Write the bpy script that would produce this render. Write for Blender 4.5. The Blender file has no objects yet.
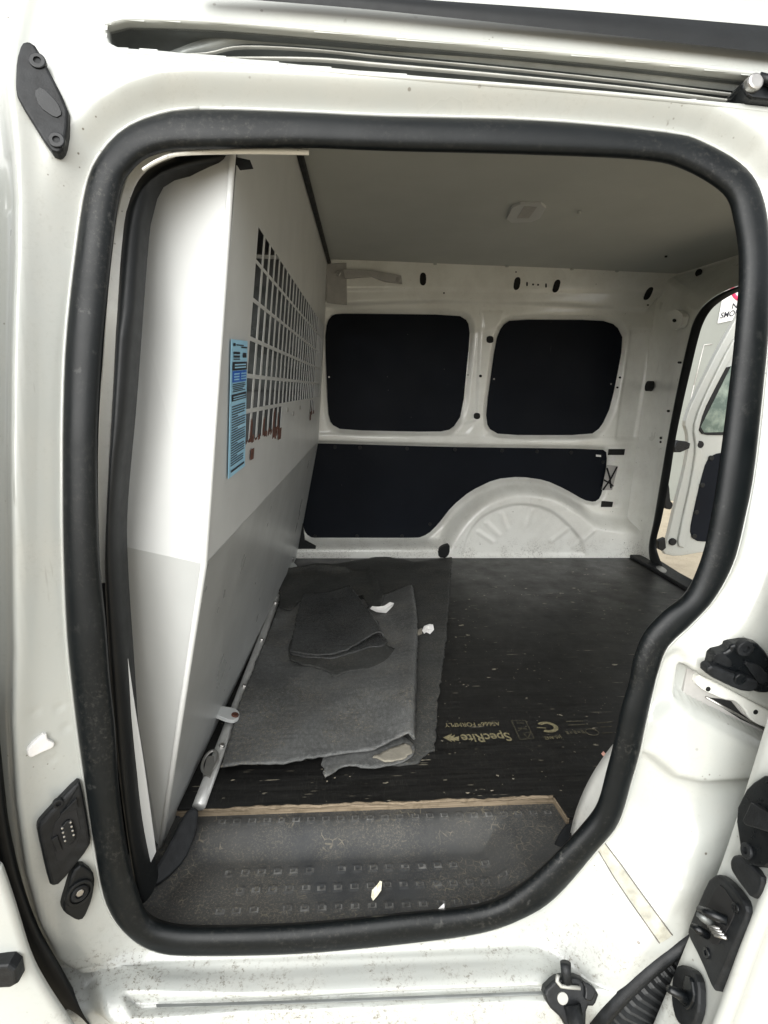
import bpy, bmesh, math, random
import numpy as np
from mathutils import Vector, Matrix
from mathutils.geometry import delaunay_2d_cdt
random.seed(7); np.random.seed(7)
SC = bpy.context.scene; COL = SC.collection
# ------------------------------------------------------------------ camera
F = 560.0; CX, CY = 384.0, 512.0
CAM = np.array([0.0, -0.67, 0.73])
dy = np.array([(340-CX)/F, -(392-CY)/F, -1]); dy /= np.linalg.norm(dy)
dx = np.array([(7250-CX)/F, -(545-CY)/F, -1]); dx -= dx.dot(dy)*dy; dx /= np.linalg.norm(dx)
dz = np.cross(dx, dy); R = np.array([dx, dy, dz])
cd = bpy.data.cameras.new('camera'); cam = bpy.data.objects.new('camera', cd); COL.objects.link(cam)
cd.sensor_fit = 'VERTICAL'; cd.sensor_height = 24; cd.lens = 24*F/1024; cd.clip_start = .01; cd.clip_end = 500
mw = Matrix([list(R[i]) + [CAM[i]] for i in range(3)] + [[0, 0, 0, 1]]); cam.matrix_world = mw
SC.camera = cam
# ------------------------------------------------------------------ light
SUN_EL, SUN_AZ = 31, 202            # degrees; azimuth clockwise from +Y: the sun stands behind the camera
W = bpy.data.worlds.new('World'); SC.world = W; W.use_nodes = True
wn = W.node_tree.nodes; wl = W.node_tree.links
bg = wn['Background']; sky = wn.new('ShaderNodeTexSky'); sky.sky_type = 'NISHITA'; sky.sun_disc = False
sky.sun_elevation = math.radians(SUN_EL); sky.sun_rotation = math.radians(SUN_AZ)
sky.air_density = 1.0; sky.dust_density = 1.5; sky.ozone_density = 1.0
hs = wn.new('ShaderNodeHueSaturation'); hs.inputs['Saturation'].default_value = .10
wl.new(sky.outputs[0], hs.inputs['Color']); wl.new(hs.outputs[0], bg.inputs[0]); bg.inputs[1].default_value = .11
sl = bpy.data.lights.new('sun', 'SUN'); sl.energy = 1.4; sl.angle = math.radians(70); sl.color = (1, .995, .965)
so = bpy.data.objects.new('sun', sl); COL.objects.link(so)
az, el = math.radians(SUN_AZ), math.radians(SUN_EL)
sd = Vector((math.sin(az)*math.cos(el), math.cos(az)*math.cos(el), math.sin(el)))
so.rotation_euler = sd.to_track_quat('Z', 'Y').to_euler()
SC.view_settings.view_transform = 'Standard'; SC.view_settings.look = 'None'
SC.view_settings.exposure = 1.5; SC.view_settings.gamma = 1; SC.view_settings.use_curve_mapping = False
SC.render.engine = 'CYCLES'; SC.cycles.max_bounces = 10; SC.cycles.diffuse_bounces = 10

# ------------------------------------------------------------------ pixel -> ray -> plane helpers (used to measure real positions)
def ray(px, py): return R @ np.array([(px-CX)/F, -(py-CY)/F, -1.0])
def aty(px, py, y): r = ray(px, py); return CAM + r*(y-CAM[1])/r[1]
def atz(px, py, z): r = ray(px, py); return CAM + r*(z-CAM[2])/r[2]
def atp(px, py, P, N):
    r = ray(px, py); N = np.array(N, float); return CAM + r*(np.dot(np.array(P)-CAM, N)/np.dot(r, N))
def proj(p):
    v = R.T @ (np.array(p)-CAM); return np.array([CX+F*v[0]/-v[2], CY-F*v[1]/-v[2]])

# ------------------------------------------------------------------ object helpers
def link(o, parent=None, **kw):
    COL.objects.link(o)
    if parent is not None: o.parent = parent
    for k, v in kw.items(): o[k] = v
    return o
def empty(name, loc, label, cat, group=None):
    o = bpy.data.objects.new(name, None); o.location = loc; o.empty_display_size = .05
    link(o, label=label, category=cat)
    if group: o['group'] = group
    return o
def put(name, verts, faces, mat, parent=None, smooth=True, **kw):
    me = bpy.data.meshes.new(name); me.from_pydata([tuple(map(float, v)) for v in verts], [], [tuple(map(int, f)) for f in faces])
    me.update()
    if smooth: me.shade_smooth()
    me.materials.append(mat)
    o = bpy.data.objects.new(name, me)
    link(o, parent, **kw)
    if parent is not None:
        w = Vector((0, 0, 0)); p = parent
        while p is not None: w += Vector(p.location); p = p.parent
        o.location = -w
    return o
def putbm(name, bm, mat, parent=None, smooth=False, **kw):
    bm.verts.index_update()
    vs = [v.co[:] for v in bm.verts]; fs = [[v.index for v in f.verts] for f in bm.faces]; bm.free()
    return put(name, vs, fs, mat, parent, smooth, **kw)
def mod_solid(o, t, off=-1):
    m = o.modifiers.new('solid', 'SOLIDIFY'); m.thickness = t; m.offset = off; return o
def mod_bevel(o, w, seg=2):
    m = o.modifiers.new('bevel', 'BEVEL'); m.width = w; m.segments = seg; m.limit_method = 'ANGLE'; m.angle_limit = math.radians(35); return o
def resample(pts, n, closed=False):
    P = np.array(pts, float)
    if closed: P = np.vstack([P, P[:1]])
    s = np.r_[0, np.cumsum(np.linalg.norm(np.diff(P, axis=0), axis=1))]
    t = np.linspace(0, s[-1], n + (1 if closed else 0))
    Q = np.stack([np.interp(t, s, P[:, k]) for k in range(P.shape[1])], 1)
    return Q[:-1] if closed else Q
def spline(pts, per=8, closed=False):          # Catmull-Rom
    P = np.array(pts, float); n = len(P); out = []
    rng = range(n) if closed else range(n-1)
    for i in rng:
        if closed: a, b, c, d = P[(i-1) % n], P[i], P[(i+1) % n], P[(i+2) % n]
        else: a, b, c, d = P[max(i-1, 0)], P[i], P[i+1], P[min(i+2, n-1)]
        for k in range(per):
            t = k/per
            out.append(.5*((2*b)+(-a+c)*t+(2*a-5*b+4*c-d)*t*t+(-a+3*b-3*c+d)*t**3))
    if not closed: out.append(P[-1])
    return np.array(out)
def chaikin(pts, it=2, closed=True):
    P = np.array(pts, float)
    for _ in range(it):
        Q = []
        n = len(P)
        for i in range(n if closed else n-1):
            a, b = P[i], P[(i+1) % n]; Q += [a*.8+b*.2, a*.2+b*.8] if _ == 0 else [a*.75+b*.25, a*.25+b*.75]
        if not closed: Q = [P[0]] + Q + [P[-1]]
        P = np.array(Q)
    return P
def loft(name, rows, mat, parent=None, closed=False, smooth=True, **kw):
    rows = [np.array(r) for r in rows]; n = len(rows[0]); V = np.vstack(rows); Fc = []
    for i in range(len(rows)-1):
        for j in range(n if closed else n-1):
            k = (j+1) % n; Fc.append((i*n+j, i*n+k, (i+1)*n+k, (i+1)*n+j))
    return put(name, V, Fc, mat, parent, smooth, **kw)
def tube_vf(path, r, seg=10, sx=1, cap=True):
    P = [Vector(p) for p in path]; V = []; Fc = []
    up = None
    for i, p in enumerate(P):
        t = (P[min(i+1, len(P)-1)]-P[max(i-1, 0)]).normalized()
        if up is None:
            up = Vector((0, 0, 1)) if abs(t.z) < .8 else Vector((0, 1, 0))
        a = t.cross(up).normalized(); up = a.cross(t).normalized()
        rr = r[i] if hasattr(r, '__len__') else r
        for k in range(seg):
            th = 2*math.pi*k/seg; V.append(p + a*math.cos(th)*rr*sx + up*math.sin(th)*rr)
    for i in range(len(P)-1):
        for k in range(seg):
            q = (k+1) % seg; Fc.append((i*seg+k, i*seg+q, (i+1)*seg+q, (i+1)*seg+k))
    if cap:
        Fc.append(tuple(range(seg))[::-1]); Fc.append(tuple((len(P)-1)*seg+k for k in range(seg)))
    return V, Fc
def tube(name, path, r, mat, parent=None, seg=10, sx=1, **kw):
    V, Fc = tube_vf(path, r, seg, sx); return put(name, V, Fc, mat, parent, True, **kw)
def merge(vfs):
    V = []; Fc = []
    for v, f in vfs:
        o = len(V); V += list(v); Fc += [tuple(i+o for i in q) for q in f]
    return V, Fc
def basis(N):
    N = Vector(N).normalized(); a = Vector((0, 0, 1)) if abs(N.z) < .9 else Vector((0, 1, 0))
    U = a.cross(N).normalized(); Vv = N.cross(U); return U, Vv, N
def inset2(P, c):
    P = np.array(P); n = len(P)
    A = .5*np.sum(P[:, 0]*np.roll(P[:, 1], -1)-np.roll(P[:, 0], -1)*P[:, 1]); s = 1 if A > 0 else -1
    out = []
    for i in range(n):
        a, b, d = P[i-1], P[i], P[(i+1) % n]
        e1 = (b-a)/(np.linalg.norm(b-a)+1e-9); e2 = (d-b)/(np.linalg.norm(d-b)+1e-9)
        m = e1+e2; m /= (np.linalg.norm(m)+1e-9); nr = np.array([-m[1], m[0]])*s
        out.append(b+nr*c)
    return np.array(out)
def prism_vf(P3, N, h, c=.002, down=.004, steps=3):
    """polygon (3D points on a plane) raised by h along N with a rounded rim of radius c"""
    U, Vv, N = basis(N); O = Vector(P3[0])
    P2 = np.array([[(Vector(p)-O).dot(U), (Vector(p)-O).dot(Vv)] for p in P3])
    A = .5*np.sum(P2[:, 0]*np.roll(P2[:, 1], -1)-np.roll(P2[:, 0], -1)*P2[:, 1])
    if A < 0: P2 = P2[::-1]
    rings = [(0, -down), (0, h-c)]
    for k in range(1, steps+1):
        t = k/steps*math.pi/2; rings.append((c*(1-math.cos(t)), h-c+c*math.sin(t)))
    V = []; Fc = []; n = len(P2)
    for ins, z in rings:
        Q = inset2(P2, ins) if ins > 0 else P2
        for q in Q: V.append(O+U*q[0]+Vv*q[1]+N*z)
    for i in range(len(rings)-1):
        for j in range(n):
            k = (j+1) % n; Fc.append((i*n+j, i*n+k, (i+1)*n+k, (i+1)*n+j))
    Fc.append(tuple((len(rings)-1)*n+j for j in range(n))); Fc.append(tuple(range(n))[::-1])
    return V, Fc
def plate(name, px, P, N, h, mat, parent=None, c=.002, rnd=0, down=.004, smooth=False, **kw):
    pts = chaikin(px, rnd) if rnd else px
    V, Fc = prism_vf([atp(q[0], q[1], P, N) for q in pts], N, h, c, down)
    return put(name, V, Fc, mat, parent, smooth, **kw)
def disc_vf(C, N, r, h, seg=20, c=None, down=.003, hole=0):
    U, Vv, N = basis(N); c = min(r, h)*.35 if c is None else c
    V = []; Fc = []; C = Vector(C)
    rings = [(r, -down), (r, h-c), (r-c*.3, h-c*.3), (r-c, h)]
    if hole: rings += [(hole, h), (hole, h*.2)]
    for rr, z in rings:
        for k in range(seg):
            t = 2*math.pi*k/seg; V.append(C+U*math.cos(t)*rr+Vv*math.sin(t)*rr+N*z)
    for i in range(len(rings)-1):
        for k in range(seg):
            q = (k+1) % seg; Fc.append((i*seg+k, i*seg+q, (i+1)*seg+q, (i+1)*seg+k))
    Fc.append(tuple((len(rings)-1)*seg+k for k in range(seg)))
    return V, Fc
def disc(name, C, N, r, h, mat, parent=None, **kw):
    ex = {k: kw.pop(k) for k in ('seg', 'c', 'down', 'hole') if k in kw}
    V, Fc = disc_vf(C, N, r, h, **ex); return put(name, V, Fc, mat, parent, False, **kw)
def box_vf(c, s, rz=0):
    V = []; m = Matrix.Rotation(rz, 3, 'Z')
    for x in (-1, 1):
        for y in (-1, 1):
            for z in (-1, 1): V.append(Vector(c)+m @ Vector((x*s[0]/2, y*s[1]/2, z*s[2]/2)))
    return V, [(0, 1, 3, 2), (4, 6, 7, 5), (0, 4, 5, 1), (2, 3, 7, 6), (0, 2, 6, 4), (1, 5, 7, 3)]
# distance fields in 2D (numpy)
def pdist(Q, poly, closed=True):
    A = np.array(poly, float); B = np.roll(A, -1, 0)
    if not closed: A, B = A[:-1], B[:-1]
    best = np.full(len(Q), 1e9)
    for a, b in zip(A, B):
        e = b-a; t = np.clip(((Q-a) @ e)/(e @ e+1e-12), 0, 1)
        best = np.minimum(best, np.linalg.norm(Q-a-t[:, None]*e, axis=1))
    return best
def pin(Q, poly):
    A = np.array(poly, float); B = np.roll(A, -1, 0); ins = np.zeros(len(Q), bool)
    for (x1, y1), (x2, y2) in zip(A, B):
        c = ((y1 > Q[:, 1]) != (y2 > Q[:, 1]))
        xi = (x2-x1)*(Q[:, 1]-y1)/((y2-y1) if abs(y2-y1) > 1e-12 else 1e-12)+x1
        ins ^= c & (Q[:, 0] < xi)
    return ins
def sdf(Q, poly): d = pdist(Q, poly); return np.where(pin(Q, poly), d, -d)      # positive inside
def sm(a, b, x): t = np.clip((x-a)/(b-a), 0, 1); return t*t*(3-2*t)

# ------------------------------------------------------------------ materials
class NT:
    def __init__(s, name):
        s.m = bpy.data.materials.new(name); s.m.use_nodes = True; s.t = s.m.node_tree; s.b = s.t.nodes['Principled BSDF']
        s.tc = s.t.nodes.new('ShaderNodeTexCoord')
    def n(s, ty, **kw):
        o = s.t.nodes.new(ty)
        for k, v in kw.items():
            if hasattr(o, k) and k not in o.inputs: setattr(o, k, v)
            else: o.inputs[k].default_value = v
        return o
    def l(s, a, b): s.t.links.new(a, b)
    def noise(s, scale, detail=4, rough=.6, stretch=None):
        o = s.n('ShaderNodeTexNoise'); o.inputs['Scale'].default_value = scale; o.inputs['Detail'].default_value = detail; o.inputs['Roughness'].default_value = rough
        if stretch:
            mp = s.n('ShaderNodeMapping'); mp.inputs['Scale'].default_value = stretch; s.l(s.tc.outputs['Object'], mp.inputs[0]); s.l(mp.outputs[0], o.inputs['Vector'])
        else: s.l(s.tc.outputs['Object'], o.inputs['Vector'])
        return o.outputs[0]
    def vor(s, scale, feature='F1', stretch=None):
        o = s.n('ShaderNodeTexVoronoi', feature=feature); o.inputs['Scale'].default_value = scale
        src = s.tc.outputs['Object']
        if stretch:
            mp = s.n('ShaderNodeMapping'); mp.inputs['Scale'].default_value = stretch; s.l(src, mp.inputs[0]); src = mp.outputs[0]
        s.l(src, o.inputs['Vector']); return o.outputs['Distance']
    def ramp(s, x, a, b, lo=0., hi=1.):
        o = s.n('ShaderNodeMapRange'); s.l(x, o.inputs[0])
        for i, v in enumerate((a, b, lo, hi)): o.inputs[i+1].default_value = v
        return o.outputs[0]
    def math(s, op, a, b=None):
        o = s.n('ShaderNodeMath', operation=op)
        for i, v in enumerate((a, b)):
            if v is None: continue
            if isinstance(v, (int, float)): o.inputs[i].default_value = v
            else: s.l(v, o.inputs[i])
        return o.outputs[0]
    def mix(s, f, a, b):
        o = s.n('ShaderNodeMix', data_type='RGBA')
        if isinstance(f, (int, float)): o.inputs[0].default_value = f
        else: s.l(f, o.inputs[0])
        for i, v in ((6, a), (7, b)):
            if isinstance(v, tuple): o.inputs[i].default_value = (*v, 1)
            else: s.l(v, o.inputs[i])
        return o.outputs[2]
    def col(s, c):
        if isinstance(c, tuple): s.b.inputs['Base Color'].default_value = (*c, 1)
        else: s.l(c, s.b.inputs['Base Color'])
        return s
    def set(s, **kw):
        for k, v in kw.items():
            k = {'rough': 'Roughness', 'metal': 'Metallic', 'coat': 'Coat Weight', 'spec': 'Specular IOR Level', 'coatr': 'Coat Roughness', 'sheen': 'Sheen Weight'}[k]
            if isinstance(v, (int, float)): s.b.inputs[k].default_value = v
            else: s.l(v, s.b.inputs[k])
        return s
    def bump(s, h, st=.2, d=.002):
        o = s.n('ShaderNodeBump'); o.inputs['Strength'].default_value = st; o.inputs['Distance'].default_value = d
        s.l(h, o.inputs['Height']); s.l(o.outputs[0], s.b.inputs['Normal']); return s
    def xyz(s, i):
        o = s.n('ShaderNodeSeparateXYZ'); s.l(s.tc.outputs['Object'], o.inputs[0]); return o.outputs[i]
def simple(name, c, rough=.5, metal=0., var=.15, scale=12, bump=0, bscale=200, coat=0., spec=.5):
    m = NT(name); nz = m.noise(scale, 5)
    a = tuple(max(0, x*(1-var)) for x in c); b = tuple(x*(1+var) for x in c)
    m.col(m.mix(m.ramp(nz, .3, .7), a, b)); m.set(metal=metal, coat=coat, spec=spec)
    m.set(rough=m.ramp(m.noise(scale*2.3, 4), .25, .75, max(.02, rough-.07), min(1, rough+.07)))
    if bump: m.bump(m.noise(bscale, 3), bump, .0015)
    return m.m
def paint(name, c, dirt=.5, low=-.02):
    m = NT(name)
    sp = m.math('MULTIPLY', m.ramp(m.vor(85), .13, .07), m.ramp(m.noise(9, 3), .55, .68))       # specks in patches
    sp2 = m.math('MULTIPLY', m.ramp(m.vor(28), .075, .05), m.ramp(m.noise(3.1, 2), .5, .6))
    fine = m.math('MULTIPLY', m.ramp(m.noise(150, 5, .85), .52, .62), m.ramp(m.noise(14, 5, .7), .40, .60))
    zlow = m.ramp(m.xyz(2), low+.03, low-.04)                                                    # splash zone of the sill
    fine = m.math('MULTIPLY', fine, m.math('ADD', m.math('MULTIPLY', zlow, .9), .10))
    scr = m.math('MULTIPLY', m.ramp(m.noise(60, 3, .6, (1, 1, .12)), .69, .74), m.ramp(m.noise(5, 2), .5, .65))
    d = m.math('MAXIMUM', m.math('MAXIMUM', sp, sp2), m.math('MAXIMUM', fine, m.math('MULTIPLY', scr, .5)))
    film = m.math('MULTIPLY', m.ramp(m.noise(7, 6, .65), .42, .75), .35)
    base = m.mix(film, c, (.50, .48, .42))
    m.col(m.mix(m.math('MULTIPLY', d, dirt), base, (.13, .115, .09)))
    m.set(rough=m.ramp(m.noise(6, 4), .3, .7, .26, .42), coat=.7, coatr=.08, spec=.5)
    m.bump(m.noise(400, 2), .02, .0005)
    return m.m
M = {}
M['paint'] = paint('white_van_paint', (.40, .415, .392), 1.0)
M['paint_in'] = paint('white_inner_paint', (.82, .825, .775), .8, .07)
def m_seal():
    m = NT('seal_rubber'); dust = m.math('MULTIPLY', m.ramp(m.noise(160, 6, .85), .52, .66), m.ramp(m.noise(7, 5, .7), .42, .66))
    scuff = m.math('MULTIPLY', m.ramp(m.noise(45, 4, .7), .62, .70), m.ramp(m.noise(5, 3), .48, .60))
    a = m.mix(m.ramp(m.noise(20, 4), .3, .7), (.0030, .0042, .0048), (.0048, .0062, .0068))
    a = m.mix(m.math('MULTIPLY', dust, .30), a, (.12, .115, .10)); a = m.mix(m.math('MULTIPLY', scuff, .22), a, (.16, .16, .15))
    m.col(a); m.set(rough=m.ramp(m.noise(11, 5), .3, .7, .28, .44), spec=.22); m.bump(m.noise(260, 4), .12, .0008); return m.m
M['seal'] = m_seal()
M['rubber'] = simple('black_rubber', (.006, .007, .0075), .5, 0, .25, 25, .05, 300, 0, .3)
M['plastic'] = simple('black_plastic', (.004, .005, .006), .3, 0, .3, 40, .1, 500, 0, .35)
M['plastic2'] = simple('worn_black_plastic', (.010, .011, .012), .46, 0, .5, 60, .2, 400, 0, .25)
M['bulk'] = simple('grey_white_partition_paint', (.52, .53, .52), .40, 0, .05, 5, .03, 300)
M['bulklow'] = simple('shaded_partition_paint', (.41, .42, .41), .32, .1, .08, 4, .04, 120)  # partition paint darkened: the shade below the fold is put into its colour
M['bulklow2'] = simple('shaded_return_paint', (.40, .41, .40), .4, 0, .06, 5)  # same shade below the fold, painted into the foot of the end return
M['liner'] = simple('grey_headlining', (.44, .455, .43), .85, 0, .05, 4, .1, 600)
M['galv'] = simple('galvanised_steel', (.17, .18, .175), .5, .55, .2, 18, .05, 90)
M['galv2'] = simple('zinc_rail', (.24, .255, .245), .45, .35, .2, 20, .05, 90)
M['railzinc'] = simple('bright_zinc_rail', (.58, .58, .56), .36, .45, .12, 30)
M['steel2'] = simple('dull_zinc', (.36, .36, .33), .5, .3, .15, 25)
M['steel'] = simple('bare_steel', (.45, .44, .42), .35, .9, .15, 20)
M['greymetal'] = simple('grey_painted_steel', (.40, .39, .37), .5, .1, .12, 30)
M['hole'] = simple('dark_cavity', (.004, .004, .004), .8, 0, .2)
M['rust'] = simple('brown_rust', (.085, .03, .018), .8, 0, .5, 90, .3, 200)
M['gold'] = simple('faded_gold_print', (.17, .15, .085), .7, 0, .5, 160)
M['goldfaint'] = simple('worn_gold_print', (.055, .05, .032), .7, 0, .5, 200)
M['paper'] = simple('white_paper', (.75, .74, .72), .8, 0, .08, 60)
M['blue'] = simple('sticker_blue_film', (.34, .62, .80), .35, 0, .03)
M['blue2'] = simple('sticker_dark_blue', (.02, .13, .55), .35, 0, .05)
M['ink'] = simple('black_ink', (.012, .013, .02), .5, 0, .1)
M['red'] = simple('red_print', (.62, .03, .10), .5, 0, .05)
M['fabric'] = simple('dark_seat_fabric', (.02, .02, .022), .9, 0, .3, 60, .3, 300)
M['tan'] = simple('tan_felt_underside', (.20, .185, .15), .95, 0, .2, 50, .3, 300)
M['beige'] = simple('beige_seam_sealer', (.36, .35, .29), .6, 0, .3, 60, .4, 120)
M['signwhite'] = simple('sign_white', (.55, .55, .54), .5, 0, .02)
M['dirtyline'] = simple('dirty_joint', (.13, .12, .10), .8, 0, .3, 60)
M['tyre'] = simple('tyre_rubber', (.028, .03, .031), .6, 0, .3, 30)
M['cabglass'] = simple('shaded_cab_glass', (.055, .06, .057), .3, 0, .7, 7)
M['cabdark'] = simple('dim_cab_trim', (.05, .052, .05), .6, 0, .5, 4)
M['skin'] = simple('skin', (.55, .27, .19), .5, 0, .06, 60, .08, 300)
M['greywall'] = simple('grey_sheet_cladding', (.19, .20, .18), .5, 0, .05, 3)
def m_black_board():
    m = NT('black_lining_board')
    sc = m.math('MULTIPLY', m.ramp(m.noise(40, 4, .6, (1, 1, .05)), .70, .76), m.ramp(m.noise(4, 3), .5, .65))
    sc2 = m.math('MULTIPLY', m.ramp(m.vor(22), .05, .03), m.ramp(m.noise(2.5, 2), .52, .6))
    m.col(m.mix(m.math('MULTIPLY', m.math('MAXIMUM', sc, sc2), .35), m.mix(m.ramp(m.noise(3, 4), .3, .7), (.002, .0034, .0065), (.0035, .0055, .010)), (.2, .2, .19)))
    m.set(rough=m.ramp(m.noise(5, 5), .3, .7, .5, .65), spec=.14); m.bump(m.noise(300, 2), .06, .0006); return m.m
M['board'] = m_black_board()
def m_floor():
    m = NT('phenolic_plywood_film')
    grain = m.noise(30, 6, .7, (.25, 4, 1)); grain2 = m.noise(120, 4, .7, (4, .3, 1))
    a = m.mix(m.ramp(grain, .35, .75), (.003, .003, .003), (.017, .017, .016))
    a = m.mix(m.math('MULTIPLY', m.ramp(grain2, .55, .72), .6), a, (.040, .039, .036))
    dust = m.math('MULTIPLY', m.ramp(m.noise(130, 6, .85), .60, .72), m.ramp(m.noise(5, 5), .40, .68))
    ny = m.ramp(m.xyz(1), .55, .22); dust = m.math('MULTIPLY', dust, m.math('ADD', m.math('MULTIPLY', ny, .6), .25))
    a = m.mix(m.math('MULTIPLY', dust, .55), a, (.16, .15, .125))
    scr = m.math('MULTIPLY', m.ramp(m.noise(9, 2, .5, (1.0, 22, 1)), .68, .70), m.ramp(m.noise(22, 2), .50, .60))
    chip = m.math('MULTIPLY', m.ramp(m.noise(38, 3, .55, (.7, 1.4, 1)), .685, .70), m.ramp(m.noise(3.6, 2), .46, .56))
    chip2 = m.math('MULTIPLY', m.ramp(m.noise(110, 2, .5), .70, .74), m.ramp(m.noise(6, 2), .46, .56))
    a = m.mix(m.math('MULTIPLY', m.math('MAXIMUM', scr, m.math('MAXIMUM', chip, chip2)), .75), a, (.42, .38, .29))
    m.col(a); m.set(rough=m.ramp(m.noise(9, 6, .7), .3, .7, .30, .52), spec=.42)
    m.bump(grain, .15, .001); return m.m
M['floor'] = m_floor()
def m_ply():
    m = NT('plywood_edge'); st = m.noise(9, 3, .5, (1, 1, 90))
    a = m.mix(m.ramp(st, .4, .6), (.11, .085, .055), (.24, .19, .13)); a = m.mix(m.ramp(m.noise(50, 5), .5, .7), a, (.10, .075, .045))
    m.col(a); m.set(rough=.85); return m.m
M['ply'] = m_ply()
def m_mat(name, c, dust, smoothness=.8):
    m = NT(name); fib = m.noise(150, 6, .85, (1, .55, 1)); blot = m.noise(8, 5)
    a = m.mix(m.ramp(blot, .35, .7), tuple(x*.75 for x in c), tuple(x*1.3 for x in c))
    a = m.mix(m.math('MULTIPLY', m.ramp(fib, .46, .66), .55), a, tuple(min(1, x*2.3) for x in c))
    a = m.mix(m.math('MULTIPLY', m.ramp(m.noise(40, 4, .7, (.3, 2.2, 1)), .52, .70), .45), a, tuple(x*.35 for x in c))
    dd = m.math('MULTIPLY', m.ramp(m.noise(170, 6, .9), .54, .62), m.ramp(m.noise(6.5, 3), .45, .60))
    a = m.mix(m.math('MULTIPLY', dd, dust), a, (.33, .28, .19)); m.col(a); m.set(rough=smoothness, spec=.35, sheen=.0)
    m.bump(m.math('ADD', fib, m.math('MULTIPLY', blot, .8)), .8, .0025); return m.m
M['mat_dark'] = m_mat('dark_rubber_underlay', (.038, .039, .037), .35, .75)
M['mat_grey'] = m_mat('grey_rubber_matting', (.090, .092, .090), .8, .42)
M['mat_smooth'] = m_mat('smooth_rubber_matting', (.040, .0415, .0415), .15, .27)
def m_step():
    m = NT('dusty_step_plastic')
    a = m.mix(m.ramp(m.noise(15, 5), .3, .7), (.030, .032, .034), (.048, .050, .051))
    crack = m.math('MULTIPLY', m.ramp(m.vor(75, 'DISTANCE_TO_EDGE'), .07, .02), m.ramp(m.noise(11, 4, .7), .50, .60))
    crack = m.math('MULTIPLY', crack, m.ramp(m.noise(70, 3), .42, .58))
    dust = m.math('MULTIPLY', m.ramp(m.noise(260, 5, .9), .50, .66), m.ramp(m.noise(6, 5), .34, .64))
    dust = m.math('MAXIMUM', m.math('MULTIPLY', dust, .6), m.math('MULTIPLY', crack, .42))
    film = m.math('MULTIPLY', m.ramp(m.noise(4.5, 4), .4, .7), .07)
    a = m.mix(m.math('MAXIMUM', dust, film), a, (.30, .26, .18))
    m.col(a); m.set(rough=.62, spec=.35); m.bump(m.noise(500, 3), .3, .001); return m.m
M['step'] = m_step()
M['stepdust'] = simple('dust_on_tread_rims', (.105, .105, .10), .7, 0, .6, 60)
def m_ground():
    m = NT('sandy_concrete'); a = m.mix(m.ramp(m.noise(6, 6), .3, .7), (.40, .34, .25), (.52, .45, .33))
    a = m.mix(m.ramp(m.noise(60, 4), .6, .75), a, (.2, .16, .11)); m.col(a); m.set(rough=.9); m.bump(m.noise(80, 4), .4, .01); return m.m
M['ground'] = m_ground()
def m_glass():
    m = NT('tinted_window_glass'); m.col(m.mix(m.ramp(m.noise(12, 5), .4, .65), (.10, .14, .12), (.30, .36, .30))); m.set(rough=.08, spec=.6); return m.m
M['glass'] = m_glass()

# ------------------------------------------------------------------ the place
gb = [(-60, -60, -.62), (60, -60, -.62), (60, 60, -.62), (-60, 60, -.62)]
put('ground', gb, [(0, 1, 2, 3)], M['ground'], None, kind='structure')

VAN = empty('cargo_van', (0, 0, -.6), 'white cargo van with its side door slid open on an empty black-lined load bay', 'van')

# ------------------------------------------------------------------ outer body side: one pressed sheet, swept profile + pressed relief
ctrl = [(-.085, -.56), (-.080, -.30), (-.072, -.14), (-.066, -.10), (-.060, -.082), (-.050, -.0745), (-.036, -.072), (-.018, -.0712), (-.006, -.066), (-.001, -.052), (0, -.03),
        (0, .10), (0, .22), (.003, .34), (.010, .48), (.022, .63), (.040, .78), (.062, .92), (.083, 1.02), (.105, 1.10), (.130, 1.165), (.165, 1.225), (.22, 1.275), (.32, 1.31), (.60, 1.335), (1.0, 1.345), (1.9, 1.345)]
pc = spline(ctrl, 24); sL = np.r_[0, np.cumsum(np.linalg.norm(np.diff(pc, axis=0), axis=1))]
ws = [0.]
while ws[-1] < sL[-1]:
    w = ws[-1]; zz = np.interp(w, sL, pc[:, 1]); yy = np.interp(w, sL, pc[:, 0])
    st = .004 if (-.20 < zz < 1.05) else (.0022 if 1.05 <= zz < 1.26 else .03)
    if -.1 < zz < -.05: st = .002
    ws.append(w+st)
ws = np.array(ws); PY = np.interp(ws, sL, pc[:, 0]); PZ = np.interp(ws, sL, pc[:, 1])
tn = np.stack([np.gradient(PY, ws), np.gradient(PZ, ws)], 1); tn /= np.linalg.norm(tn, axis=1)[:, None]
PN = np.stack([-tn[:, 1], tn[:, 0]], 1)                       # outward normal (towards -y)
def at_body(px, py, d=0.0):
    r = ray(px, py); A = np.stack([PY+PN[:, 0]*d, PZ+PN[:, 1]*d], 1)
    g = (A[:, 0]-CAM[1])*r[2]-(A[:, 1]-CAM[2])*r[1]
    idx = np.where(g[:-1]*g[1:] <= 0)[0]; best = None
    for i in idx:
        t = g[i]/(g[i]-g[i+1]); p = A[i]*(1-t)+A[i+1]*t; k = (p[0]-CAM[1])/r[1]
        if k > 0 and (best is None or k < best[0]): best = (k, ws[i]*(1-t)+ws[i+1]*t)
    if best is None: best = (.7/r[1] if r[1] > 0 else 1, ws[0])
    P = CAM+r*best[0]; return P, best[1]
def bw(px, d=0.0): return np.array([[at_body(x, y, d)[0][0], at_body(x, y, d)[1]] for x, y in px])
def b3(px, d=0.0): return np.array([at_body(x, y, d)[0] for x, y in px])

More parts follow.
